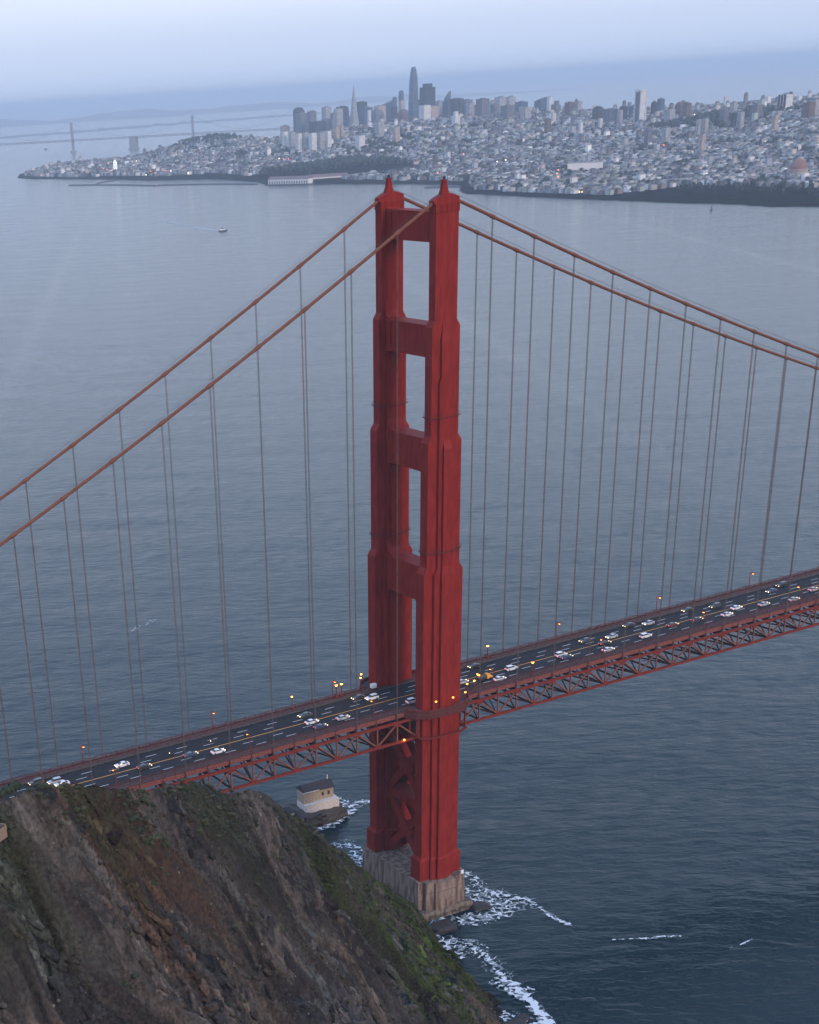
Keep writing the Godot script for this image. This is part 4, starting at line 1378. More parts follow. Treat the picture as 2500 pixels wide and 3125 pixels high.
func boats() -> void:
	var hullm := mat("boat_hull", 0.03, 0.045, 0.075, 0.4)
	var b := thing("motor_boat", "small white and blue motor boat trailing a wake on the bay", "boat", Vector3(1351.0, 0.0, -2655.0))
	b.rotation.y = -0.35
	var m := MB.new()
	loft(m, [[-9.0, -0.4, 2.2, 2.4, 2.8], [-2.0, -0.6, 2.2, 2.6, 3.0], [5.0, -0.4, 2.6, 1.8, 2.6], [9.5, 0.6, 3.2, 0.1, 0.3]])
	part(b, "hull", m.mesh(), hullm)
	m = MB.new()
	loft(m, [[-6.5, 2.2, 4.6, 2.2, 2.0], [3.0, 2.3, 4.6, 2.2, 1.9], [5.0, 2.5, 3.2, 1.6, 1.4]])
	part(b, "cabin", m.mesh(), mats["paint_white"])
	m = MB.new()
	loft(m, [[-3.0, 4.6, 6.8, 1.6, 1.3], [1.5, 4.6, 6.6, 1.6, 1.2], [2.4, 4.6, 5.0, 1.4, 1.2]])
	part(b, "wheelhouse", m.mesh(), hullm)
	m = MB.new()
	m.tube([Vector3(-1.5, 6.6, 0), Vector3(-1.7, 11.0, 0)], 0.3, 6, 0.15)
	part(b, "mast", m.mesh(), hullm)
	var fm := mat("wake_foam", 0.45, 0.50, 0.55, 0.9)
	tag(part(self, "boat_wake", foam_sheet([[v2([[1432.2, -3124.6], [1390.1, -2929.5], [1361.3, -2781.6], [1350.6, -2672.0]]), 13.0, 0.42], [v2([[1361.3, -2781.6], [1350.6, -2668.0]]), 7.0, 0.8]], 3.0, 87, 0.3), fm), "long pale wake behind the small motor boat", "", "", "stuff")
	var s := thing("sailboat", "tiny dark sailing boat off the right hand shore", "boat", Vector3(2081.0, 0.0, -2008.0))
	m = MB.new()
	loft(m, [[-3.5, -0.2, 1.2, 0.8, 1.1], [1.0, -0.2, 1.2, 0.9, 1.2], [4.2, 0.5, 1.4, 0.1, 0.2]])
	part(s, "hull", m.mesh(), hullm)
	m = MB.new()
	m.extrude(PackedVector2Array([Vector2(-2.8, 1.8), Vector2(0.6, 1.8), Vector2(0.7, 10.5)]), -0.05, 0.05, Basis())
	part(s, "sail", m.mesh(), mats["steel_dark"])
	m = MB.new()
	m.tube([Vector3(0.7, 1.0, 0), Vector3(0.7, 11.0, 0)], 0.12, 6)
	part(s, "mast", m.mesh(), mats["steel_dark"])
	var f := thing("ferry", "distant white ferry on the bay at the left edge", "ship", Vector3(3900.0, 0.0, -9830.0))
	f.rotation.y = 0.9
	m = MB.new()
	loft(m, [[-22.0, 0.0, 7.0, 6.0, 7.0], [14.0, 0.0, 7.0, 6.0, 7.0], [24.0, 2.0, 8.0, 0.5, 1.5]])
	part(f, "hull", m.mesh(), hullm)
	m = MB.new()
	loft(m, [[-18.0, 7.0, 13.0, 6.0, 5.5], [12.0, 7.0, 13.0, 6.0, 5.0]])
	part(f, "cabin", m.mesh(), mats["paint_white"])
	m = MB.new()
	m.tube([Vector3(-4, 12.5, 0), Vector3(-5, 19, 0)], 1.6, 8)
	part(f, "funnel", m.mesh(), mats["paint_white"])

const SHORE := [[-9400.0, 12000.0], [-8000.0, 6500.0], [-7800.0, 4700.0], [-7600.0, 4000.0], [-7300.0, 3300.0], [-6900.0, 2700.0], [-6300.0, 2330.0], [-5980.0, 2200.0], [-5800.0, 2180.0], [-5300.0, 2270.0], [-4950.0, 2290.0], [-4700.0, 2400.0], [-4300.0, 2360.0], [-4040.0, 2275.0], [-3900.0, 2340.0], [-3546.0, 2410.0], [-3300.0, 2430.0], [-3120.0, 2300.0], [-3002.0, 2226.0], [-2565.0, 2194.0], [-2190.0, 2195.0], [-2064.0, 2212.0], [-1965.0, 2190.0], [-1862.0, 2225.0], [-1000.0, 2290.0], [300.0, 1700.0]]
# x, z, height, radius of the city's hills
const HILLS := [[3204.0, -6161.0, 74.0, 230.0], [3192.0, -5039.0, 76.0, 400.0], [4157.0, -5207.0, 78.0, 480.0], [4215.0, -4123.0, 64.0, 560.0], [4160.0, -3244.0, 58.0, 640.0], [4250.0, -2400.0, 58.0, 700.0], [4277.0, -1500.0, 60.0, 700.0], [2560.0, -4120.0, 20.0, 190.0], [3500.0, -4600.0, 14.0, 500.0], [3500.0, -3000.0, 8.0, 500.0]]
var n_city: FastNoiseLite

func shore_x(z: float) -> float:
	for k in SHORE.size() - 1:
		if z < SHORE[k + 1][0]:
			var a = SHORE[k]; var b = SHORE[k + 1]
			return lerpf(a[1], b[1], clampf((z - a[0]) / (b[0] - a[0]), 0.0, 1.0))
	return 1700.0

func city_y(x: float, z: float) -> float:
	var u := x - shore_x(z)
	var h := 2.2 + 7.0 * smoothstep(200.0, 1500.0, u)
	for q in HILLS:
		var d: float = (x - q[0]) * (x - q[0]) + (z - q[1]) * (z - q[1])
		h += q[2] * exp(-d / (2.0 * q[3] * q[3]))
	return h

func city_land() -> void:
	n_city = noise(101, 0.004, 4)
	var us := PackedFloat32Array()
	var u := 0.0
	while u < 5200.0:
		us.append(u)
		u += 14.0 if u < 300.0 else 45.0
	var zs := PackedFloat32Array()
	var z := -8300.0
	while z <= 200.0:
		zs.append(z)
		z += 30.0
	var b := PackedVector3Array()
	var c := PackedColorArray()
	var n := PackedVector3Array()
	var idx := PackedInt32Array()
	var nu := us.size() + 1
	for j in zs.size():
		var sx := shore_x(zs[j]) + n_city.get_noise_1d(zs[j] * 3.0) * 10.0
		for i in nu:
			var x := sx + (us[i - 1] if i > 0 else -3.0)
			var y := city_y(x, zs[j]) if i > 0 else -4.0
			b.append(Vector3(x, y, zs[j]))
			var e := 15.0
			n.append(Vector3(city_y(x - e, zs[j]) - city_y(x + e, zs[j]), 2 * e, city_y(x, zs[j] - e) - city_y(x, zs[j] + e)).normalized())
			var k := Color(0.24, 0.238, 0.23).lerp(Color(0.13, 0.14, 0.10), smoothstep(-0.1, 0.3, n_city.get_noise_2d(x, zs[j])))
			var uu: float = us[maxi(i - 1, 0)]
			if zs[j] > -2900.0 and uu < 42.0: k = Color(0.36, 0.33, 0.28)
			elif zs[j] > -3300.0 and uu < 140.0: k = Color(0.20, 0.21, 0.15)
			elif uu < 8.0: k = Color(0.2, 0.2, 0.2)
			c.append(k)
	for j in zs.size() - 1:
		for i in nu - 1:
			var a := j * nu + i
			idx.append_array(PackedInt32Array([a, a + nu, a + 1, a + 1, a + nu, a + nu + 1]))
	var arr := []
	arr.resize(Mesh.ARRAY_MAX)
	arr[Mesh.ARRAY_VERTEX] = b
	arr[Mesh.ARRAY_NORMAL] = n
	arr[Mesh.ARRAY_COLOR] = c
	arr[Mesh.ARRAY_INDEX] = idx
	var m := ArrayMesh.new()
	m.add_surface_from_arrays(Mesh.PRIMITIVE_TRIANGLES, arr)
	var g := mat("city_ground", 1, 1, 1, 0.9)
	g.vertex_color_use_as_albedo = true
	tag(part(self, "city_terrain", m, g), "hilly peninsula ground under the far city", "", "", "structure")
	# low far shore and hills across the bay
	for q in [[5200.0, -14600.0, 9800.0, -15600.0, 14.0, 210.0, 3, "far_shore"], [2500.0, -26000.0, 17500.0, -20500.0, 110.0, 600.0, 5, "far_hills"]]:
		var f := noise(110 + q[6], 0.0004, 4)
		var w := MB.new()
		var last := []
		for k in 61:
			var t := k / 60.0
			var p := Vector3(lerpf(q[0], q[2], t), 0, lerpf(q[1], q[3], t)) + Vector3(-(q[3] - q[1]), 0, q[2] - q[0]).normalized() * f.get_noise_1d(k * 700.0) * 500.0
			var back: Vector3 = Vector3(q[0], 0, q[1]).normalized() * q[5] * 4.0
			var top: float = q[4] * (0.55 + 0.75 * f.get_noise_1d(k * 400.0 + 90.0)) * smoothstep(0.0, 0.15, t) * smoothstep(1.0, 0.85, t)
			var row := [p, p + back * 0.3 + Vector3(0, top * 0.6 + 2.0, 0), p + back * 0.7 + Vector3(0, top + 3.0, 0), p + back * 1.4]
			if last:
				for r in 3:
					w.quad(last[r], row[r], row[r + 1], last[r + 1], Vector3.UP)
			last = row
		tag(part(self, q[7], w.mesh(), mat("far_land", 0.13, 0.14, 0.13, 0.95)), "hazy low land across the bay" if q[6] == 3 else "faint hills beyond the bay", "", "", "structure")

func shade(tone: String) -> StandardMaterial3D:
	if mats.has("facade_" + tone): return mats["facade_" + tone]
	var k: Array = {"dark": [Color(0.020, 0.022, 0.028), Color(0.040, 0.042, 0.052)], "glass": [Color(0.045, 0.065, 0.10), Color(0.08, 0.11, 0.16)], "pale": [Color(0.22, 0.22, 0.23), Color(0.40, 0.39, 0.38)], "grey": [Color(0.09, 0.09, 0.11), Color(0.17, 0.165, 0.18)], "pink": [Color(0.30, 0.23, 0.19), Color(0.46, 0.37, 0.31)], "white": [Color(0.48, 0.47, 0.46), Color(0.66, 0.65, 0.63)], "brown": [Color(0.085, 0.055, 0.05), Color(0.17, 0.11, 0.095)]}[tone]
	var m := textured("facade_" + tone, grain(noise(hash(tone) % 999, 0.06, 3), 128, k[0], k[1], 2.0), Vector3(0.02, 0.006, 0.02), 0.25 if tone == "glass" else 0.7)
	return m

func skyline() -> void:
	for q in TOWERS:
		var x: float = q[3]
		var z: float = q[4]
		var w: float = q[5] / 2.0
		var y0 := city_y(x, z) - 4.0
		var h: float = q[6] - y0
		var o := thing(q[0], q[1], "skyscraper" if q[0] in ["office_tower", "pyramid_tower", "bullet_tower"] else "building", Vector3(x, y0, z), "towers of the far city skyline")
		o.rotation.y = 0.06
		var m := shade(q[7])
		var b := MB.new()
		match q[2]:
			"chamfer":
				b.frustum(0, 0, 0, w, w, h - w * 0.7, w, w)
				b.frustum(0, 0, h - w * 0.7, w, w, h, w * 0.66, w * 0.66)
			"wedge":
				var p := []
				for s in [[-1, -1], [1, -1], [1, 1], [-1, 1]]: p.append(Vector3(s[0] * w, 0, s[1] * w))
				for s in [[-1, -1, 0.80], [1, -1, 0.95], [1, 1, 1.0], [-1, 1, 0.90]]: p.append(Vector3(s[0] * w, h * s[2], s[1] * w))
				b.hexa(p)
			"notch":
				b.frustum(0, 0, 0, w, w, h - 14.0, w, w)
				b.frustum(0, 0, h - 14.0, w * 0.62, w * 0.62, h, w * 0.62, w * 0.62)
			"pyramid":
				b.frustum(0, 0, 0, 23.0, 23.0, h * 0.78, 5.6, 5.6)
				b.frustum(0, 0, h * 0.78, 5.6, 5.6, h, 0.3, 0.3)
				b.frustum(0, 0, h * 0.42, 2.2, 17.5, h * 0.82, 2.0, 5.6)
			"bullet":
				b.lathe(Vector3.ZERO, [[w * 1.28, 0], [w * 1.28, h * 0.55], [w * 1.2, h * 0.72], [w * 1.02, h * 0.86], [w * 0.72, h * 0.96], [w * 0.5, h * 0.995], [0.0, h]], 20)
			"dome":
				b.lathe(Vector3.ZERO, [[w * 1.2, 0], [w * 1.2, h - w * 1.2], [w * 1.0, h - w * 0.5], [w * 0.6, h - w * 0.1], [0.0, h]], 16)
			"spire":
				b.frustum(0, 0, 0, w, w, h * 0.8, w, w)
				b.frustum(0, 0, h * 0.8, w * 0.8, w * 0.8, h * 0.9, w * 0.6, w * 0.6)
				b.frustum(0, 0, h * 0.9, w * 0.5, w * 0.5, h, 0.3, 0.3)
			_:
				b.frustum(0, 0, 0, w, w, h, w, w)
		part(o, "body", b.mesh(), m)
		if q[2] in ["box", "chamfer"]:
			bx(o, "roof_plant", Vector3(w * 0.1, h + 1.2, -w * 0.1), Vector3(w * 0.9, 3.4, w * 0.8), shade("grey"))
		if q[0] == "framed_tower":
			for s in [[-1, -1], [1, -1], [1, 1], [-1, 1]]:
				bx(o, "corner_pier", Vector3(s[0] * w, h / 2.0 + 3.0, s[1] * w), Vector3(4.0, h + 6.0, 4.0), shade("white"))
			bx(o, "frame_beam", Vector3(0, h + 4.0, w), Vector3(2 * w, 4.0, 3.0), shade("white"))
			bx(o, "frame_beam", Vector3(-w, h + 4.0, 0), Vector3(3.0, 4.0, 2 * w), shade("white"))
			bx(o, "dark_face", Vector3(-w - 0.3, h / 2.0, 0), Vector3(0.8, h, 2 * w - 5.0), shade("grey"))
		elif q[1].begins_with("white ended"):
			bx(o, "ribbed_side", Vector3(-w - 0.4, h / 2.0, 0), Vector3(1.0, h, 2 * w), shade("dark"))
			for k in 2:
				bx(o, "rib", Vector3(-w - 1.2, h / 2.0, (k - 0.5) * w * 0.7), Vector3(1.2, h, 2.2), shade("white"))

func downtown_fill() -> void:
	rng.seed = 17
	var tones := ["grey", "dark", "glass", "pale", "brown", "grey", "pink"]
	for k in 46:
		var x := rng.randf_range(3750.0, 4700.0)
		var z := -5500.0 - rng.randf() * 1100.0 - (x - 3750.0) * 0.25
		var w := rng.randf_range(26.0, 46.0)
		var h := rng.randf_range(70.0, 160.0)
		var y0 := minf(city_y(x, z), 30.0) - 4.0
		var o := thing("office_block", "mid rise office block packed among the downtown towers", "building", Vector3(x, y0, z), "mid rise blocks packed among the downtown towers")
		bx(o, "body", Vector3(0, h / 2, 0), Vector3(w, h, w * rng.randf_range(0.7, 1.3)), shade(tones[rng.randi() % tones.size()]))
		bx(o, "roof_plant", Vector3(2, h + 2.0, 1), Vector3(w * 0.5, 4.0, w * 0.4), shade("grey"))

func crown_mesh(sd: int) -> ArrayMesh:   # unit crown of many small leaf sprays round a short trunk
	var r := RandomNumberGenerator.new()
	r.seed = sd
	var b := MB.new()
	b.col = Color(0.5, 0.4, 0.3)
	b.tube([Vector3(0, -0.1, 0), Vector3(0, 0.5, 0)], 0.06, 5)
	for k in 150:
		var d := Vector3(r.randf_range(-1, 1), r.randf_range(-1, 1), r.randf_range(-1, 1)).normalized()
		var rad := 0.5 * (0.62 + 0.38 * sin(d.x * 5.0 + sd) * cos(d.z * 4.0 + d.y * 3.0))
		var p := Vector3(0, 0.55, 0) + d * Vector3(rad, 0.48, rad) * pow(r.randf(), 0.3)
		var t := d.cross(Vector3(r.randf(), r.randf(), r.randf())).normalized()
		var nn := (d + t * 0.5).normalized()
		var s := r.randf_range(0.07, 0.14)
		b.col = Color.WHITE * r.randf_range(0.7, 1.2)
		b.tri(p - t * s, p + t * s, p + nn.cross(t) * s * 1.6, nn)
	return b.mesh()

func grove(called: String, label: String, places: Array, sd: int) -> void:
	var mm := MultiMesh.new()
	mm.transform_format = MultiMesh.TRANSFORM_3D
	mm.use_colors = true
	mm.mesh = crown_mesh(sd)
	mm.instance_count = places.size()
	rng.seed = sd
	for i in places.size():
		var p: Vector3 = places[i][0]
		var k: float = places[i][1]
		mm.set_instance_transform(i, Transform3D(Basis(Vector3.UP, rng.randf() * TAU).scaled(Vector3(k * rng.randf_range(0.9, 1.4), k, k * rng.randf_range(0.9, 1.4))), p))
		mm.set_instance_color(i, Color(0.030, 0.040, 0.022) * rng.randf_range(0.7, 1.4))
	var o := MultiMeshInstance3D.new()
	o.name = numbered(called)
	o.multimesh = mm
	var g := mat("far_foliage", 1, 1, 1, 0.9)
	g.vertex_color_use_as_albedo = true
	o.material_override = g
	add_child(o)
	tag(o, label, "", "", "stuff")

func house_mesh(kind: int) -> ArrayMesh:
	var b := MB.new()
	b.frustum(0, 0, -0.6, 0.5, 0.5, 1.0, 0.5, 0.5)
	if kind == 1:
		b.col = Color(0.35, 0.33, 0.33)
		b.extrude(PackedVector2Array([Vector2(-0.54, 1.0), Vector2(0.54, 1.0), Vector2(0, 1.32)]), -0.52, 0.52, Basis())
	elif kind == 2:
		b.col = Color(0.45, 0.43, 0.43)
		b.extrude(PackedVector2Array([Vector2(-0.54, 1.0), Vector2(0.54, 1.0), Vector2(0, 1.28)]), -0.52, 0.52, Basis(Vector3(0, 0, 1), Vector3(0, 1, 0), Vector3(-1, 0, 0)))
	else:
		b.col = Color(0.5, 0.5, 0.52)
		b.frustum(0, 0, 1.0, 0.48, 0.48, 1.03, 0.48, 0.48)
	return b.mesh()

func houses() -> void:
	rng.seed = 5
	var tones := [Color(0.52, 0.51, 0.49), Color(0.40, 0.38, 0.35), Color(0.30, 0.31, 0.32), Color(0.40, 0.35, 0.32), Color(0.22, 0.23, 0.26), Color(0.17, 0.165, 0.165), Color(0.26, 0.29, 0.25), Color(0.10, 0.095, 0.10), Color(0.62, 0.61, 0.59), Color(0.14, 0.115, 0.11), Color(0.12, 0.125, 0.14), Color(0.33, 0.31, 0.29)]
	var meshes := [house_mesh(0), house_mesh(1), house_mesh(2)]
	var list := []
	var trees := []
	var eye := Vector3(-273, 254, 395)
	var row := 0
	var u := -70.0
	while u < 3100.0:
		row += 1
		var z := -7000.0
		while z < -1500.0:
			var wd := rng.randf_range(6.5, 12.0)
			z += wd
			if fmod(absf(z + rng.randf() * 3.0), 118.0) < 15.0: continue          # cross streets
			var x := 2330.0 + u + rng.randf_range(-2, 2)
			var d := x - shore_x(z)
			if d < (40.0 if z > -3900.0 else 30.0): continue
			if z > -4420.0 and z < -3850.0 and d < 480.0: continue                 # wooded point
			if z > -2480.0 and d < 300.0: continue
			var p := n_city.get_noise_2d(x * 1.4, z * 1.4)
			if rng.randf() < (0.20 + 0.5 * smoothstep(0.15, 0.4, p)):
				if rng.randf() < 0.75: trees.append([Vector3(x, city_y(x, z), z), rng.randf_range(8.0, 16.0)])
				continue
			var tall := rng.randf_range(7.0, 11.5)
			if rng.randf() < 0.025: tall = rng.randf_range(14.0, 24.0)
			if x > 3400.0 and rng.randf() < 0.012: tall = rng.randf_range(20.0, 38.0)
			var dp := rng.randf_range(10.0, 17.0)
			var tone: Color = tones[rng.randi() % tones.size()] * rng.randf_range(0.95, 1.45)
			var kind := 0 if rng.randf() < 0.55 else (1 if rng.randf() < 0.5 else 2)
			var at := Vector3(x, city_y(x, z), z - wd / 2)
			list.append([at.distance_to(eye), kind, Transform3D(Basis(Vector3.UP, 0.05).scaled(Vector3(dp, tall, wd - 0.4)), at), tone])
		u += 25.0 if row % 2 == 1 else 36.0
	list.sort_custom(func(a, b): return a[0] < b[0])
	for i in 300:
		var q = list[i]
		var t := int(q[3].g * 12.0)
		var m := mat("house_paint_%d" % t, (t + 0.5) / 12.0 * 1.0, (t + 0.5) / 12.0 * 0.98, (t + 0.5) / 12.0 * 0.95, 0.85)
		m.vertex_color_use_as_albedo = true
		tag(part(self, "house", meshes[q[1]], m, q[2]), "small town house in the dense rows nearest the far shore", "house", "town houses nearest the far shore")
	for kind in 3:
		var mm := MultiMesh.new()
		mm.transform_format = MultiMesh.TRANSFORM_3D
		mm.use_colors = true
		mm.mesh = meshes[kind]
		var mine := []
		for i in range(300, list.size()):
			if list[i][1] == kind: mine.append(list[i])
		mm.instance_count = mine.size()
		for i in mine.size():
			mm.set_instance_transform(i, mine[i][2])
			mm.set_instance_color(i, mine[i][3])
		var o := MultiMeshInstance3D.new()
		o.name = numbered("city_houses")
		o.multimesh = mm
		var m := mat("city_house_paint", 1, 1, 1, 0.85)
		m.vertex_color_use_as_albedo = true
		o.material_override = m
		add_child(o)
		tag(o, ["mass of pale flat roofed houses covering the far city hills", "mass of gabled houses covering the far city hills", "mass of side gabled houses covering the far city hills"][kind], "", "", "stuff")
	print("houses ", list.size(), " trees ", trees.size())
	grove("street_trees", "dark trees scattered among the far city houses", trees, 121)
	rng.seed = 9
	var wood := func(x0: float, x1: float, z0: float, z1: float, count: int, lo: float, hi: float) -> Array:
		var a := []
		for k in count:
			var p := Vector3(rng.randf_range(x0, x1), 0, rng.randf_range(z0, z1))
			if p.x - shore_x(p.z) < 20.0: continue
			p.y = city_y(p.x, p.z) - 1.0
			a.append([p, rng.randf_range(lo, hi)])
		return a
	grove("wooded_point", "dark wood on the low point behind the pier sheds", wood.call(2430.0, 2800.0, -4430.0, -4080.0, 330, 15.0, 25.0), 122)
	grove("shore_wood", "dark belt of trees along the right hand shore", wood.call(2390.0, 2540.0, -2460.0, -1650.0, 130, 8.0, 19.0), 123)
	grove("marina_trees", "thin line of trees on the green behind the middle shore", wood.call(2330.0, 2420.0, -3400.0, -2600.0, 30, 8.0, 13.0), 124)
	grove("hilltop_wood", "trees crowning the left hill below the bay bridge", wood.call(3060.0, 3260.0, -6330.0, -6020.0, 160, 14.0, 24.0), 125)
	grove("hilltop_wood", "dark hilltop park trees on the right skyline", wood.call(3500.0, 3800.0, -3760.0, -3440.0, 170, 18.0, 30.0), 126)
	grove("hilltop_wood", "trees on the hill crest below the pyramid tower", wood.call(2900.0, 3080.0, -4700.0, -4380.0, 110, 12.0, 20.0), 127)

func waterfront() -> void:
	var white := mat("shed_white", 0.70, 0.67, 0.63, 0.8)
	var dk := mat("pier_deck", 0.05, 0.05, 0.055, 0.9)
	var rf := mat("shed_roof", 0.16, 0.10, 0.095, 0.85)
	for q in [[2249.0, -4033.0, 2312.0, -3900.0, 17.0, 24.0, "white pier shed with red roof, outermost of three on the wooded point"], [2336.0, -3944.0, 2437.0, -3882.0, 17.0, 22.0, "white pier shed with red roof, middle of three on the wooded point"], [2455.0, -3902.0, 2585.0, -3880.0, 12.0, 18.0, "long low white shed, rightmost of three by the wooded point"]]:
		var a := Vector3(q[0], 2.0, q[1])
		var c := Vector3(q[2], 2.0, q[3])
		var o := thing("pier_shed", q[6], "shed", (a + c) / 2.0)
		var d := (c - a).normalized()
		var back := Vector3(-d.z, 0, d.x)
		if back.x < 0: back = -back
		o.basis = Basis(d, Vector3.UP, d.cross(Vector3.UP))
		var L := a.distance_to(c)
		var s: float = signf(back.dot(d.cross(Vector3.UP)))
		bx(o, "pier_deck", Vector3(0, -1.5, s * q[5] * 0.5), Vector3(L + 18.0, 4.0, q[5] + 12.0), dk)
		bx(o, "wall", Vector3(0, 0.5 + q[4] * 0.4, s * q[5] * 0.5), Vector3(L, q[4] * 0.8, q[5]), white)
		var g := MB.new()
		g.extrude(PackedVector2Array([Vector2(-q[5] * 0.55, 0), Vector2(q[5] * 0.55, 0), Vector2(0, q[4] * 0.42)]), -L / 2 - 1, L / 2 + 1, Basis(Vector3(0, 0, 1), Vector3(0, 1, 0), Vector3(-1, 0, 0)), Vector3(0, 0.5 + q[4] * 0.8, s * q[5] * 0.5))
		part(o, "roof", g.mesh(), rf)
		var k := 0
		while k * 9.0 < L - 8.0:
			bx(o, "door", Vector3(-L / 2 + 6.0 + k * 9.0, 0.5 + q[4] * 0.26, -s * 0.15), Vector3(3.6, q[4] * 0.45, 0.5), dk)
			k += 1
	for q in [[2024.0, -5042.0, 2114.0, -4532.0, "long dark breakwater, outer left one before the city"], [2130.0, -4547.0, 2258.0, -4122.0, "long dark curved pier breakwater left of the pier sheds"], [2315.0, -3300.0, 2376.0, -3150.0, "short dark breakwater behind the bridge tower top"], [2090.0, -4950.0, 2230.0, -5110.0, "short finger pier left of the ferris wheel shore"]]:
		var a := Vector3(q[0], 0.0, q[1])
		var c := Vector3(q[2], 0.0, q[3])
		var g := MB.new()
		var dd := (c - a).normalized().cross(Vector3.UP) * 9.0
		var bend := dd.normalized() * -22.0
		for k in 8:
			var p := a.lerp(c, k / 8.0) + bend * sin(PI * k / 8.0)
			var r := a.lerp(c, (k + 1) / 8.0) + bend * sin(PI * (k + 1) / 8.0)
			g.hexa([p - dd + Vector3(0, -2, 0), r - dd + Vector3(0, -2, 0), r + dd + Vector3(0, -2, 0), p + dd + Vector3(0, -2, 0), p - dd * 0.6 + Vector3(0, 3, 0), r - dd * 0.6 + Vector3(0, 3, 0), r + dd * 0.6 + Vector3(0, 3, 0), p + dd * 0.6 + Vector3(0, 3, 0)])
		tag(part(self, "breakwater", g.mesh(), dk), q[4], "breakwater")
	# ferris wheel
	var w := thing("ferris_wheel", "brightly lit white ferris wheel on the left waterfront", "ferris wheel", Vector3(2421.0, 8.0, -5520.0))
	w.rotation.y = deg_to_rad(48.0)
	var lamp := glow("wheel_light_white", Color(0.95, 0.97, 1.0), 1.6)
	var g := MB.new()
	var ring := []
	for k in 33: ring.append(Vector3(cos(TAU * k / 32.0) * 20.0, 23.0 + sin(TAU * k / 32.0) * 20.0, 0))
	g.tube(ring, 0.9, 6)
	part(w, "rim_light", g.mesh(), lamp)
	for k in 12:
		var e := Vector3(cos(TAU * k / 12.0) * 20.0, sin(TAU * k / 12.0) * 20.0, 0)
		beam(w, "spoke_light", Vector3(0, 23, 0), Vector3(0, 23, 0) + e, 0.5, 0.5, lamp)
		bx(w, "gondola", Vector3(0, 23, 0) + e * 1.06, Vector3(1.8, 2.2, 1.8), white)
	for s in [[-9, 4], [9, 4], [-9, -4], [9, -4]]:
		beam(w, "support", Vector3(s[0], -6, s[1]), Vector3(0, 23, signf(s[1]) * 1.5), 1.0, 1.0, white)
	# domed rotunda
	var r := thing("domed_rotunda", "rust domed rotunda rising from trees near the right edge", "rotunda", Vector3(2651.0, 4.0, -2334.0))
	g = MB.new()
	g.lathe(Vector3.ZERO, [[21.0, 0], [21.0, 24.0], [22.0, 24.5], [22.0, 27.0], [19.0, 27.2]], 24)
	part(r, "drum", g.mesh(), shade("pink"))
	g = MB.new()
	g.lathe(Vector3.ZERO, [[19.5, 27.0], [19.0, 33.0], [16.0, 39.5], [10.0, 45.0], [4.0, 47.8], [0.0, 48.5]], 24)
	part(r, "dome", g.mesh(), mat("rust_dome", 0.22, 0.10, 0.075, 0.8))
	for k in 8:
		var a := TAU * k / 8.0
		bx(r, "arch_opening", Vector3(cos(a) * 20.6, 9.0, sin(a) * 20.6), Vector3(1.4, 16.0, 8.0), dk, Basis(Vector3.UP, -a))
	# long pale hall with a string of lights
	var hall := thing("long_hall", "long pale lit hall among houses right of the tower top", "building", Vector3(2700.0, 26.0, -3115.0))
	hall.rotation.y = -0.7
	bx(hall, "wall", Vector3(0, 0, 0), Vector3(92.0, 22.0, 16.0), white)
	bx(hall, "roof", Vector3(0, 11.6, 0), Vector3(94.0, 1.6, 18.0), shade("pale"))
	var sh := thing("waterfront_hall", "dark low waterfront building with a row of lit windows", "building", Vector3(2292.0, 6.0, -2622.0))
	sh.rotation.y = -0.7
	bx(sh, "wall", Vector3.ZERO, Vector3(60.0, 9.0, 16.0), shade("brown"))
	bx(sh, "roof", Vector3(0, 5.2, 0), Vector3(63.0, 1.6, 18.0), rf)
	var win := glow("lit_window_warm", Color(1.0, 0.82, 0.5), 2.2)
	for k in 8:
		bx(sh, "lit_window", Vector3(-24.0 + k * 6.6, 0.4, 8.15), Vector3(3.0, 3.0, 0.4), win)
		bx(sh, "lit_window", Vector3(-24.0 + k * 6.6, 0.4, -8.15), Vector3(3.0, 3.0, 0.4), win)
	var bulb := MB.new()
	bulb.lathe(Vector3.ZERO, [[0.0, -1.0], [0.7, -0.7], [1.0, 0.0], [0.7, 0.7], [0.0, 1.0]], 8)
	var pole := MB.new()
	pole.tube([Vector3(0, -1, 0), Vector3(0, 0, 0)], 0.2, 5)
	var tints := {"o": glow("city_lamp_orange", Color(1.0, 0.42, 0.12), 2.6), "w": glow("city_lamp_white", Color(1.0, 0.92, 0.8), 3.0), "r": glow("city_lamp_red", Color(1.0, 0.12, 0.06), 2.4)}
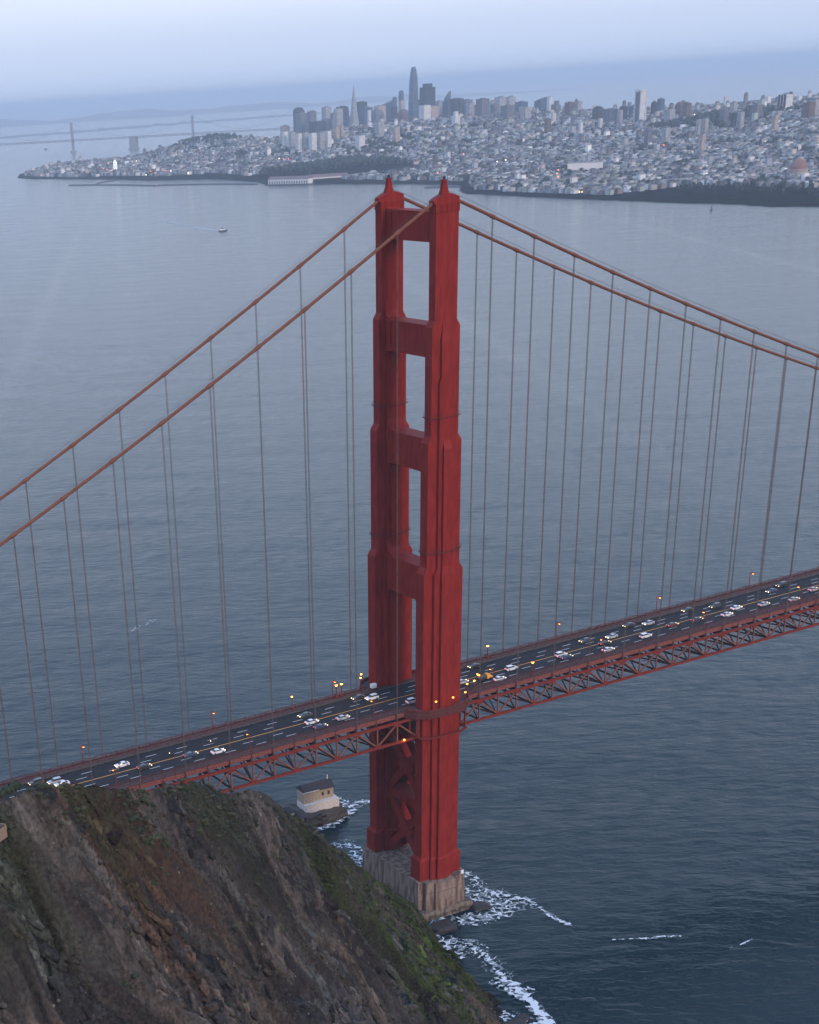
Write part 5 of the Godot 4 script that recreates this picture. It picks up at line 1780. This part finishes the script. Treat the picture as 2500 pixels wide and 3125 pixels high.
	var spots := [[2194, 13, -5726, "o", "orange lamp at the tip of the left pier"], [2315, 49, -5348, "o", "orange lamp left of the ferris wheel"], [2297, 32, -5356, "r", "red lamp left end of the row by the ferris wheel"], [2310, 28, -5351, "r", "red lamp in middle of the row by the ferris wheel"], [2326, 25, -5343, "o", "orange lamp right end of the row by the ferris wheel"], [2368, 54, -5214, "w", "white lamp right above the ferris wheel shore"], [2268, 18, -4929, "w", "white lamp low on the left shore"], [2284, 29, -4922, "o", "orange lamp left of the left shore cluster"], [2297, 22, -4915, "o", "orange lamp low in the left shore cluster"], [2332, 27, -4898, "r", "red lamp right of the left shore cluster"], [2347, 25, -4891, "w", "white lamp at right end of left shore cluster"], [2265, 27, -4596, "w", "white lamp above the breakwater"], [2432, 61, -4278, "w", "bright lamp left above the wooded point"], [2444, 59, -4271, "r", "red lamp above the wooded point"], [2458, 58, -4263, "r", "red lamp, right one above the wooded point"], [2625, 62, -3555, "o", "orange lamp among houses above the tower top"], [2580, 46, -3339, "w", "white lamp left in a row among the middle houses"], [2598, 49, -3325, "w", "white lamp right in a row among the middle houses"], [2517, 24, -3007, "o", "orange lamp in middle of a street of lamps"], [2456, 22, -2928, "o", "orange lamp at foot of a street of lamps"], [2583, 27, -3082, "o", "orange lamp at head of a street of lamps"], [3591, 111, -3658, "w", "white lamp on the right hillside crest"], [2916, 65, -3056, "r", "red lamp on the right hillside"], [2392, 31, -3354, "o", "orange lamp between the two tower tops"]]
	for q in spots:
		var o := thing("city_lamp", q[4], "lamp", Vector3(q[0], q[1], q[2]), "lights of the far city")
		part(o, "bulb_lamp", bulb.mesh(), tints[q[3]], Transform3D(Basis.from_scale(Vector3.ONE * 1.7), Vector3.ZERO))
		var gy := city_y(q[0], q[2])
		part(o, "mast", pole.mesh(), mats["steel_dark"], Transform3D(Basis.from_scale(Vector3(1, maxf(q[1] - gy, 1.0), 1)), Vector3.ZERO))

func bay_bridge() -> void:
	var m := mat("far_bridge_grey", 0.20, 0.21, 0.23, 0.7)
	var a := Vector3(5100.0, 0, -7270.0)
	var d := Vector3(-1311.0, 0, -1387.0).normalized()
	var o := thing("distant_bridge", "hazy grey two level bridge crossing the bay at left", "bridge")
	for y in [58.0, 66.0]:
		beam(o, "deck", a + Vector3(0, y, 0), a + d * 3400.0 + Vector3(0, y, 0), 18.0, 2.6, m)
	var k := 0
	while k * 40.0 < 3400.0:
		var p := a + d * k * 40.0
		beam(o, "truss_brace", p + Vector3(0, 58, 0), p + d * 40.0 + Vector3(0, 66, 0), 16.0, 1.4, m)
		k += 1
	for q in [[4588.0, -7816.0], [4172.0, -8256.0], [3655.0, -8804.0], [3277.0, -9203.0]]:
		var p := Vector3(q[0], 0, q[1])
		var s := d.cross(Vector3.UP)
		var t := Node3D.new()
		t.name = "bridge_pier"
		o.add_child(t, true)
		for e in [1.0, -1.0]:
			bx(t, "column", p + s * e * 10.0 + Vector3(0, 78, 0), Vector3(6.5, 156.0, 6.5), m)
		for y in [30.0, 90.0, 122.0, 150.0]:
			beam(t, "cross_strut", p - s * 10.0 + Vector3(0, y, 0), p + s * 10.0 + Vector3(0, y, 0), 4.0, 4.0, m)
		bx(t, "base", p + Vector3(0, 3, 0), Vector3(30, 9, 30), m)
		for side in [1.0, -1.0]:
			var c := MB.new()
			var path := []
			for j in 9:
				var f := j / 8.0
				path.append(p + d * side * f * 330.0 + Vector3(0, 154.0 - 80.0 * (1.0 - (1.0 - f) * (1.0 - f)), 0))
			c.tube(path, 0.8, 5)
			part(t, "cable", c.mesh(), m)
	var an := bx(o, "anchorage", Vector3(3919.0, 34.0, -8523.0), Vector3(34.0, 66.0, 58.0), mat("anchorage_concrete", 0.20, 0.205, 0.22, 0.9), Basis(d, Vector3.UP, d.cross(Vector3.UP)))
	an.set_meta("label", "massive concrete centre anchorage block")
	bx(o, "fender", Vector3(3919.0, 2.0, -8523.0), Vector3(44.0, 8.0, 70.0), m, Basis(d, Vector3.UP, d.cross(Vector3.UP)))

func lookout() -> void:
	# battery terrace on the crest at the left edge, with two visitors, and dark trees behind
	var at := func(s: float, t: float) -> Vector3:
		var p := RO + RS * s + RT * t
		return Vector3(p.x, land_y(s, t), p.y)
	var con := mats["walk_concrete"] as StandardMaterial3D
	var base: Vector3 = at.call(-4.0, 2.0)
	var y := base.y + 0.9
	var turn := Basis(Vector3.UP, atan2(-RS.y, RS.x))
	var l := thing("lookout_terrace", "tan concrete lookout bay on the cliff top at the left edge", "terrace", Vector3(base.x, y, base.z))
	l.basis = turn
	var tan := mat("tan_concrete", 0.22, 0.15, 0.10, 0.9)
	bx(l, "floor", Vector3(-2.0, -0.9, 0), Vector3(5.0, 1.6, 3.4), tan)
	bx(l, "parapet", Vector3(-2.0, 0.15, 1.6), Vector3(5.2, 0.7, 0.25), tan)
	bx(l, "end_wall", Vector3(0.45, 0.3, 0), Vector3(0.25, 1.0, 3.2), tan)
	bx(l, "back_wall", Vector3(-2.0, 0.35, -1.6), Vector3(5.2, 1.1, 0.25), tan)
	for q in [[-0.6, 1.0, Color(0.04, 0.06, 0.20), "person in dark blue jacket at the lookout parapet, right one"], [-1.5, 0.6, Color(0.10, 0.09, 0.24), "person in violet blue jacket at the lookout parapet, left one"]]:
		var p := thing("person", q[3], "person", Vector3(base.x, y, base.z) + turn * Vector3(q[0], -0.1, q[1]))
		p.basis = turn
		var bones := [[Vector3(0, 0.95, 0), 0.16, Vector3(0, 1.38, 0), 0.19], [Vector3(0, 1.42, 0), 0.07, Vector3(0, 1.55, 0), 0.06]]
		for e in [-1.0, 1.0]:
			bones.append([Vector3(0.10 * e, 0.92, 0), 0.11, Vector3(0.11 * e, 0.50, 0.02), 0.075])
			bones.append([Vector3(0.11 * e, 0.50, 0.02), 0.075, Vector3(0.11 * e, 0.08, 0), 0.05])
			bones.append([Vector3(0.11 * e, 0.06, 0), 0.05, Vector3(0.12 * e, 0.05, 0.18), 0.04])
			bones.append([Vector3(0.20 * e, 1.38, 0), 0.075, Vector3(0.27 * e, 1.10, 0.04), 0.055])
			bones.append([Vector3(0.27 * e, 1.10, 0.04), 0.055, Vector3(0.20 * e, 0.98, 0.26), 0.04])
		part(p, "clothed_body", sdf_mesh(bones, 0.05, 0.05), mat("jacket_%.2f" % q[2].r, q[2].r, q[2].g, q[2].b, 0.8))
		part(p, "head", sdf_mesh([[Vector3(0, 1.63, 0.01), 0.095, Vector3(0, 1.72, 0), 0.105], [Vector3(0, 1.66, 0.09), 0.03, Vector3(0, 1.64, 0.12), 0.015]], 0.03, 0.03), mat("skin", 0.38, 0.23, 0.16, 0.6))
		part(p, "hair", sdf_mesh([[Vector3(0, 1.76, -0.02), 0.105, Vector3(0, 1.68, -0.05), 0.09]], 0.03, 0.03), mat("dark_hair", 0.025, 0.018, 0.014, 0.7))
	rng.seed = 77
	for k in 7:
		var s := -9.0 + k * 2.7
		var t := -0.6 - rng.randf() * 3.0
		var p: Vector3 = at.call(s, t)
		var h := rng.randf_range(2.8, 4.2)
		var o := thing("tree", "dark bushy tree behind the lookout, %s from the left edge" % ["first", "second", "third", "fourth", "fifth", "sixth", "seventh"][k], "tree", p, "trees on the cliff top")
		var tk := MB.new()
		tk.tube([Vector3(0, -0.5, 0), Vector3(0.1, h * 0.3, 0), Vector3(0.3, h * 0.6, 0.1)], 0.22, 7, 0.08)
		for j in 4:
			var a := j * 1.6
			tk.tube([Vector3(0.15, h * 0.35, 0), Vector3(cos(a) * h * 0.22, h * 0.62, sin(a) * h * 0.22)], 0.1, 5, 0.04)
		part(o, "trunk", tk.mesh(), mat("bark", 0.06, 0.045, 0.035, 0.95))
		var cr := MB.new()
		for j in 1500:
			var dv := Vector3(rng.randf_range(-1, 1), rng.randf_range(-0.7, 1), rng.randf_range(-1, 1)).normalized()
			var lump := 0.62 + 0.38 * n_mid.get_noise_3dv(dv * 30.0 + Vector3(k * 40, 0, 0))
			var q := Vector3(0.2, h * 0.62, 0) + dv * Vector3(h * 0.46, h * 0.38, h * 0.46) * lump * pow(rng.randf(), 0.35)
			var tt := dv.cross(Vector3(rng.randf(), rng.randf(), rng.randf())).normalized() * rng.randf_range(0.10, 0.22)
			cr.col = Color(0.028, 0.042, 0.020) * rng.randf_range(0.6, 1.5)
			cr.tri(q - tt, q + tt, q + dv.cross(tt) * 1.4 + dv * 0.05, dv)
		var fm := mat("near_foliage", 1, 1, 1, 0.85)
		fm.vertex_color_use_as_albedo = true
		part(o, "crown", cr.mesh(), fm)

const TOWERS := [
	["office_tower", "dark round shouldered office tower at the left end of the skyline", "chamfer", 3820, -6478, 39, 175, "dark"],
	["office_tower", "low grey blue office block right of the round shouldered tower", "box", 3816, -6364, 39, 129, "grey"],
	["clock_tower", "thin pale spired tower poking above low blocks on left skyline", "spire", 4028, -6703, 10, 154, "pale"],
	["office_tower", "pale edged flat topped tower left of the pyramid", "box", 3983, -6496, 34, 171, "pale"],
	["office_tower", "wide dark low block in front of the left skyline towers", "box", 3633, -6007, 54, 123, "dark"],
	["office_tower", "grey mid height block between two taller left skyline towers", "box", 3906, -6308, 25, 146, "grey"],
	["office_tower", "dark tower with sloped shoulders just left of the pyramid", "chamfer", 3968, -6329, 41, 171, "dark"],
	["pyramid_tower", "tall slim pyramid shaped skyscraper tapering to a point", "pyramid", 3850, -6048, 25, 256, "pale"],
	["office_tower", "dark flat topped tower just right of the pyramid", "box", 4015, -6239, 35, 185, "dark"],
	["apartment_tower", "thin white slab tower below the dark tower beside the pyramid", "box", 3300, -5082, 10, 167, "white"],
	["office_tower", "broad grey tower with rounded top between pyramid and glass wedge", "chamfer", 3963, -6034, 45, 149, "grey"],
	["office_tower", "wide blue glass tower with slanted top left of the tallest tower", "wedge", 4378, -6599, 59, 180, "glass"],
	["office_tower", "narrow blue tower behind the slanted glass tower", "box", 4476, -6654, 16, 190, "glass"],
	["office_tower", "slender round topped glass tower left of the tallest tower", "dome", 4558, -6719, 22, 219, "glass"],
	["office_tower", "small dark tower before the slender round topped tower", "box", 4138, -6158, 22, 158, "dark"],
	["office_tower", "pinkish tower standing just below the slender round topped tower", "box", 4195, -6180, 22, 180, "pink"],
	["office_tower", "brownish stone tower at the foot of the tallest tower", "chamfer", 4004, -5887, 36, 145, "brown"],
	["bullet_tower", "tallest rounded bullet shaped glass skyscraper of the skyline", "bullet", 4410, -6397, 36, 316, "glass"],
	["office_tower", "massive dark notched tower right of the tallest skyscraper", "notch", 4148, -5909, 50, 242, "dark"],
	["apartment_tower", "bright white slab tower in front of the dark notched tower", "box", 3497, -4997, 32, 171, "white"],
	["office_tower", "pale blue tower between dark notched tower and slim wedge", "box", 4250, -5959, 28, 170, "pale"],
	["office_tower", "slim dark blue tower with sloped top right of notched tower", "wedge", 4511, -6264, 24, 207, "glass"],
	["office_tower", "broad dark block beside the slim sloped tower", "box", 4249, -5836, 51, 176, "dark"],
	["apartment_tower", "white stepped apartment block in front of the broad dark block", "notch", 3452, -4735, 21, 148, "white"],
	["apartment_slab", "pale apartment slab, first from left in row below left skyline", "box", 2844, -4941, 17, 120, "white"],
	["apartment_slab", "pale apartment slab, second from left in row below left skyline", "box", 2845, -4894, 19, 118, "pale"],
	["apartment_slab", "pale apartment slab, third from left in row below left skyline", "box", 2826, -4812, 16, 114, "white"],
	["apartment_slab", "pale apartment slab, fourth from left in row below left skyline", "box", 2845, -4800, 16, 115, "pale"],
	["apartment_slab", "pale apartment slab, fifth from left in row below left skyline", "box", 2847, -4753, 21, 113, "white"],
	["apartment_slab", "pale apartment slab, sixth from left in row below left skyline", "box", 2872, -4737, 19, 113, "pale"],
	["apartment_slab", "pale apartment slab, seventh from left in row below left skyline", "box", 2894, -4724, 16, 116, "white"],
	["apartment_tower", "pinkish apartment tower, left one of three below the pyramid", "box", 3005, -4844, 15, 127, "pink"],
	["apartment_tower", "pinkish apartment tower, middle one of three below the pyramid", "box", 3020, -4834, 10, 129, "pink"],
	["apartment_tower", "pinkish apartment tower, right one of three below the pyramid", "box", 3569, -5670, 14, 98, "pink"],
	["apartment_tower", "squat white building on the wooded hill below the pyramid", "box", 2945, -4597, 25, 98, "white"],
	["apartment_tower", "pale wide apartment block below the broad grey tower", "box", 3134, -4761, 26, 132, "pale"],
	["apartment_tower", "beige apartment block on the hill below the tallest tower", "box", 3094, -4594, 19, 115, "pink"],
	["office_tower", "dark square tower right of the broad dark block", "box", 4206, -5744, 22, 176, "dark"],
	["apartment_tower", "pale ribbed tower on the skyline right of downtown", "box", 3754, -5059, 24, 168, "pale"],
	["apartment_tower", "wide grey hotel like tower on the hill right of downtown", "box", 3793, -5030, 37, 179, "grey"],
	["apartment_tower", "grey block right of the wide grey hill tower", "box", 3783, -4937, 25, 159, "grey"],
	["apartment_tower", "low wide grey block beneath the hilltop trees", "box", 3724, -4781, 39, 154, "grey"],
	["apartment_tower", "greenish flat tower cluster right of the hilltop trees", "box", 3961, -5001, 35, 159, "glass"],
	["apartment_tower", "pale block before the greenish flat tower", "box", 3702, -4645, 27, 147, "pale"],
	["apartment_tower", "blue tower with sloped left shoulder on the middle skyline", "wedge", 4045, -4986, 32, 171, "glass"],
	["apartment_slab", "tall pale slab right against the blue sloped tower", "box", 4020, -4903, 14, 171, "white"],
	["apartment_tower", "grey stepped tower right of the tall pale slab", "notch", 3991, -4824, 23, 157, "grey"],
	["apartment_tower", "dark brown tower beside a lighter slab on middle skyline", "box", 3901, -4639, 26, 152, "brown"],
	["apartment_tower", "light purple slab right of the dark brown tower", "box", 3926, -4619, 21, 152, "pale"],
	["apartment_tower", "dark blocky building left of the grey wide hill block", "chamfer", 3747, -4298, 28, 138, "dark"],
	["apartment_tower", "wide grey block on the middle hill crest", "box", 3674, -4150, 36, 131, "grey"],
	["apartment_tower", "pale narrow block beside the wide grey crest block", "box", 3647, -4067, 12, 128, "pale"],
	["apartment_tower", "dark tower left of the tall white framed tower", "box", 3734, -4151, 20, 137, "dark"],
	["apartment_tower", "small dark brown building among houses below the pale slab", "box", 3464, -4221, 16, 115, "brown"],
	["framed_tower", "tall tower with white frame standing out on right skyline", "box", 3695, -4025, 25, 180, "white"],
	["apartment_tower", "blue grey tower sloping up behind the white framed tower", "wedge", 3811, -4189, 21, 143, "glass"],
	["apartment_tower", "dark slim tower right of the white framed tower", "box", 3809, -4083, 15, 144, "dark"],
	["apartment_tower", "blue slim tower joined to the dark slim tower", "box", 3960, -4216, 18, 150, "glass"],
	["apartment_tower", "pale low block between slim towers and red brown tower", "box", 3603, -3783, 24, 127, "pale"],
	["apartment_tower", "dark red brown tower on the right skyline", "chamfer", 3761, -3909, 22, 141, "brown"],
	["apartment_tower", "lighter red brown tower right of its darker neighbour", "box", 3751, -3864, 19, 140, "brown"],
	["apartment_tower", "cream tower just right of the wooded hilltop", "box", 3716, -3620, 17, 138, "pale"],
	["apartment_tower", "grey low block right of the cream tower", "box", 3622, -3430, 27, 132, "grey"],
	["apartment_tower", "white ended tower with dark ribbed side near right edge", "box", 3852, -3538, 31, 151, "white"],
	["apartment_tower", "brown windowed block near the right edge of the skyline", "box", 3608, -3213, 26, 134, "brown"],
	["apartment_tower", "pale block on the hill at the far right edge", "box", 3648, -3229, 22, 139, "pale"],
	["apartment_tower", "cream slab on the right hillside", "box", 3374, -3112, 12, 112, "pink"],
	["apartment_tower", "cream apartment tower, left of a pair on right hillside", "box", 3366, -3402, 12, 106, "pale"],
	["apartment_tower", "cream apartment tower, right of a pair on right hillside", "box", 3379, -3389, 14, 107, "pale"],
	["apartment_tower", "small beige apartment block lower on the right hillside", "box", 3043, -3047, 13, 82, "pink"],
	["apartment_tower", "cream windowed block beside a dark block on right hillside", "box", 3478, -3348, 15, 119, "pale"],
	["apartment_tower", "dark block left of the cream windowed block", "box", 3464, -3362, 12, 117, "dark"],
	["apartment_tower", "pale hillside block below the slim tower pair", "box", 3218, -3377, 18, 92, "pale"],
	["apartment_tower", "grey rounded hillside block below the white framed tower", "chamfer", 3234, -3470, 15, 93, "grey"],
	["apartment_tower", "grey block under the wooded hilltop on the right", "box", 3556, -3496, 21, 124, "grey"],
]
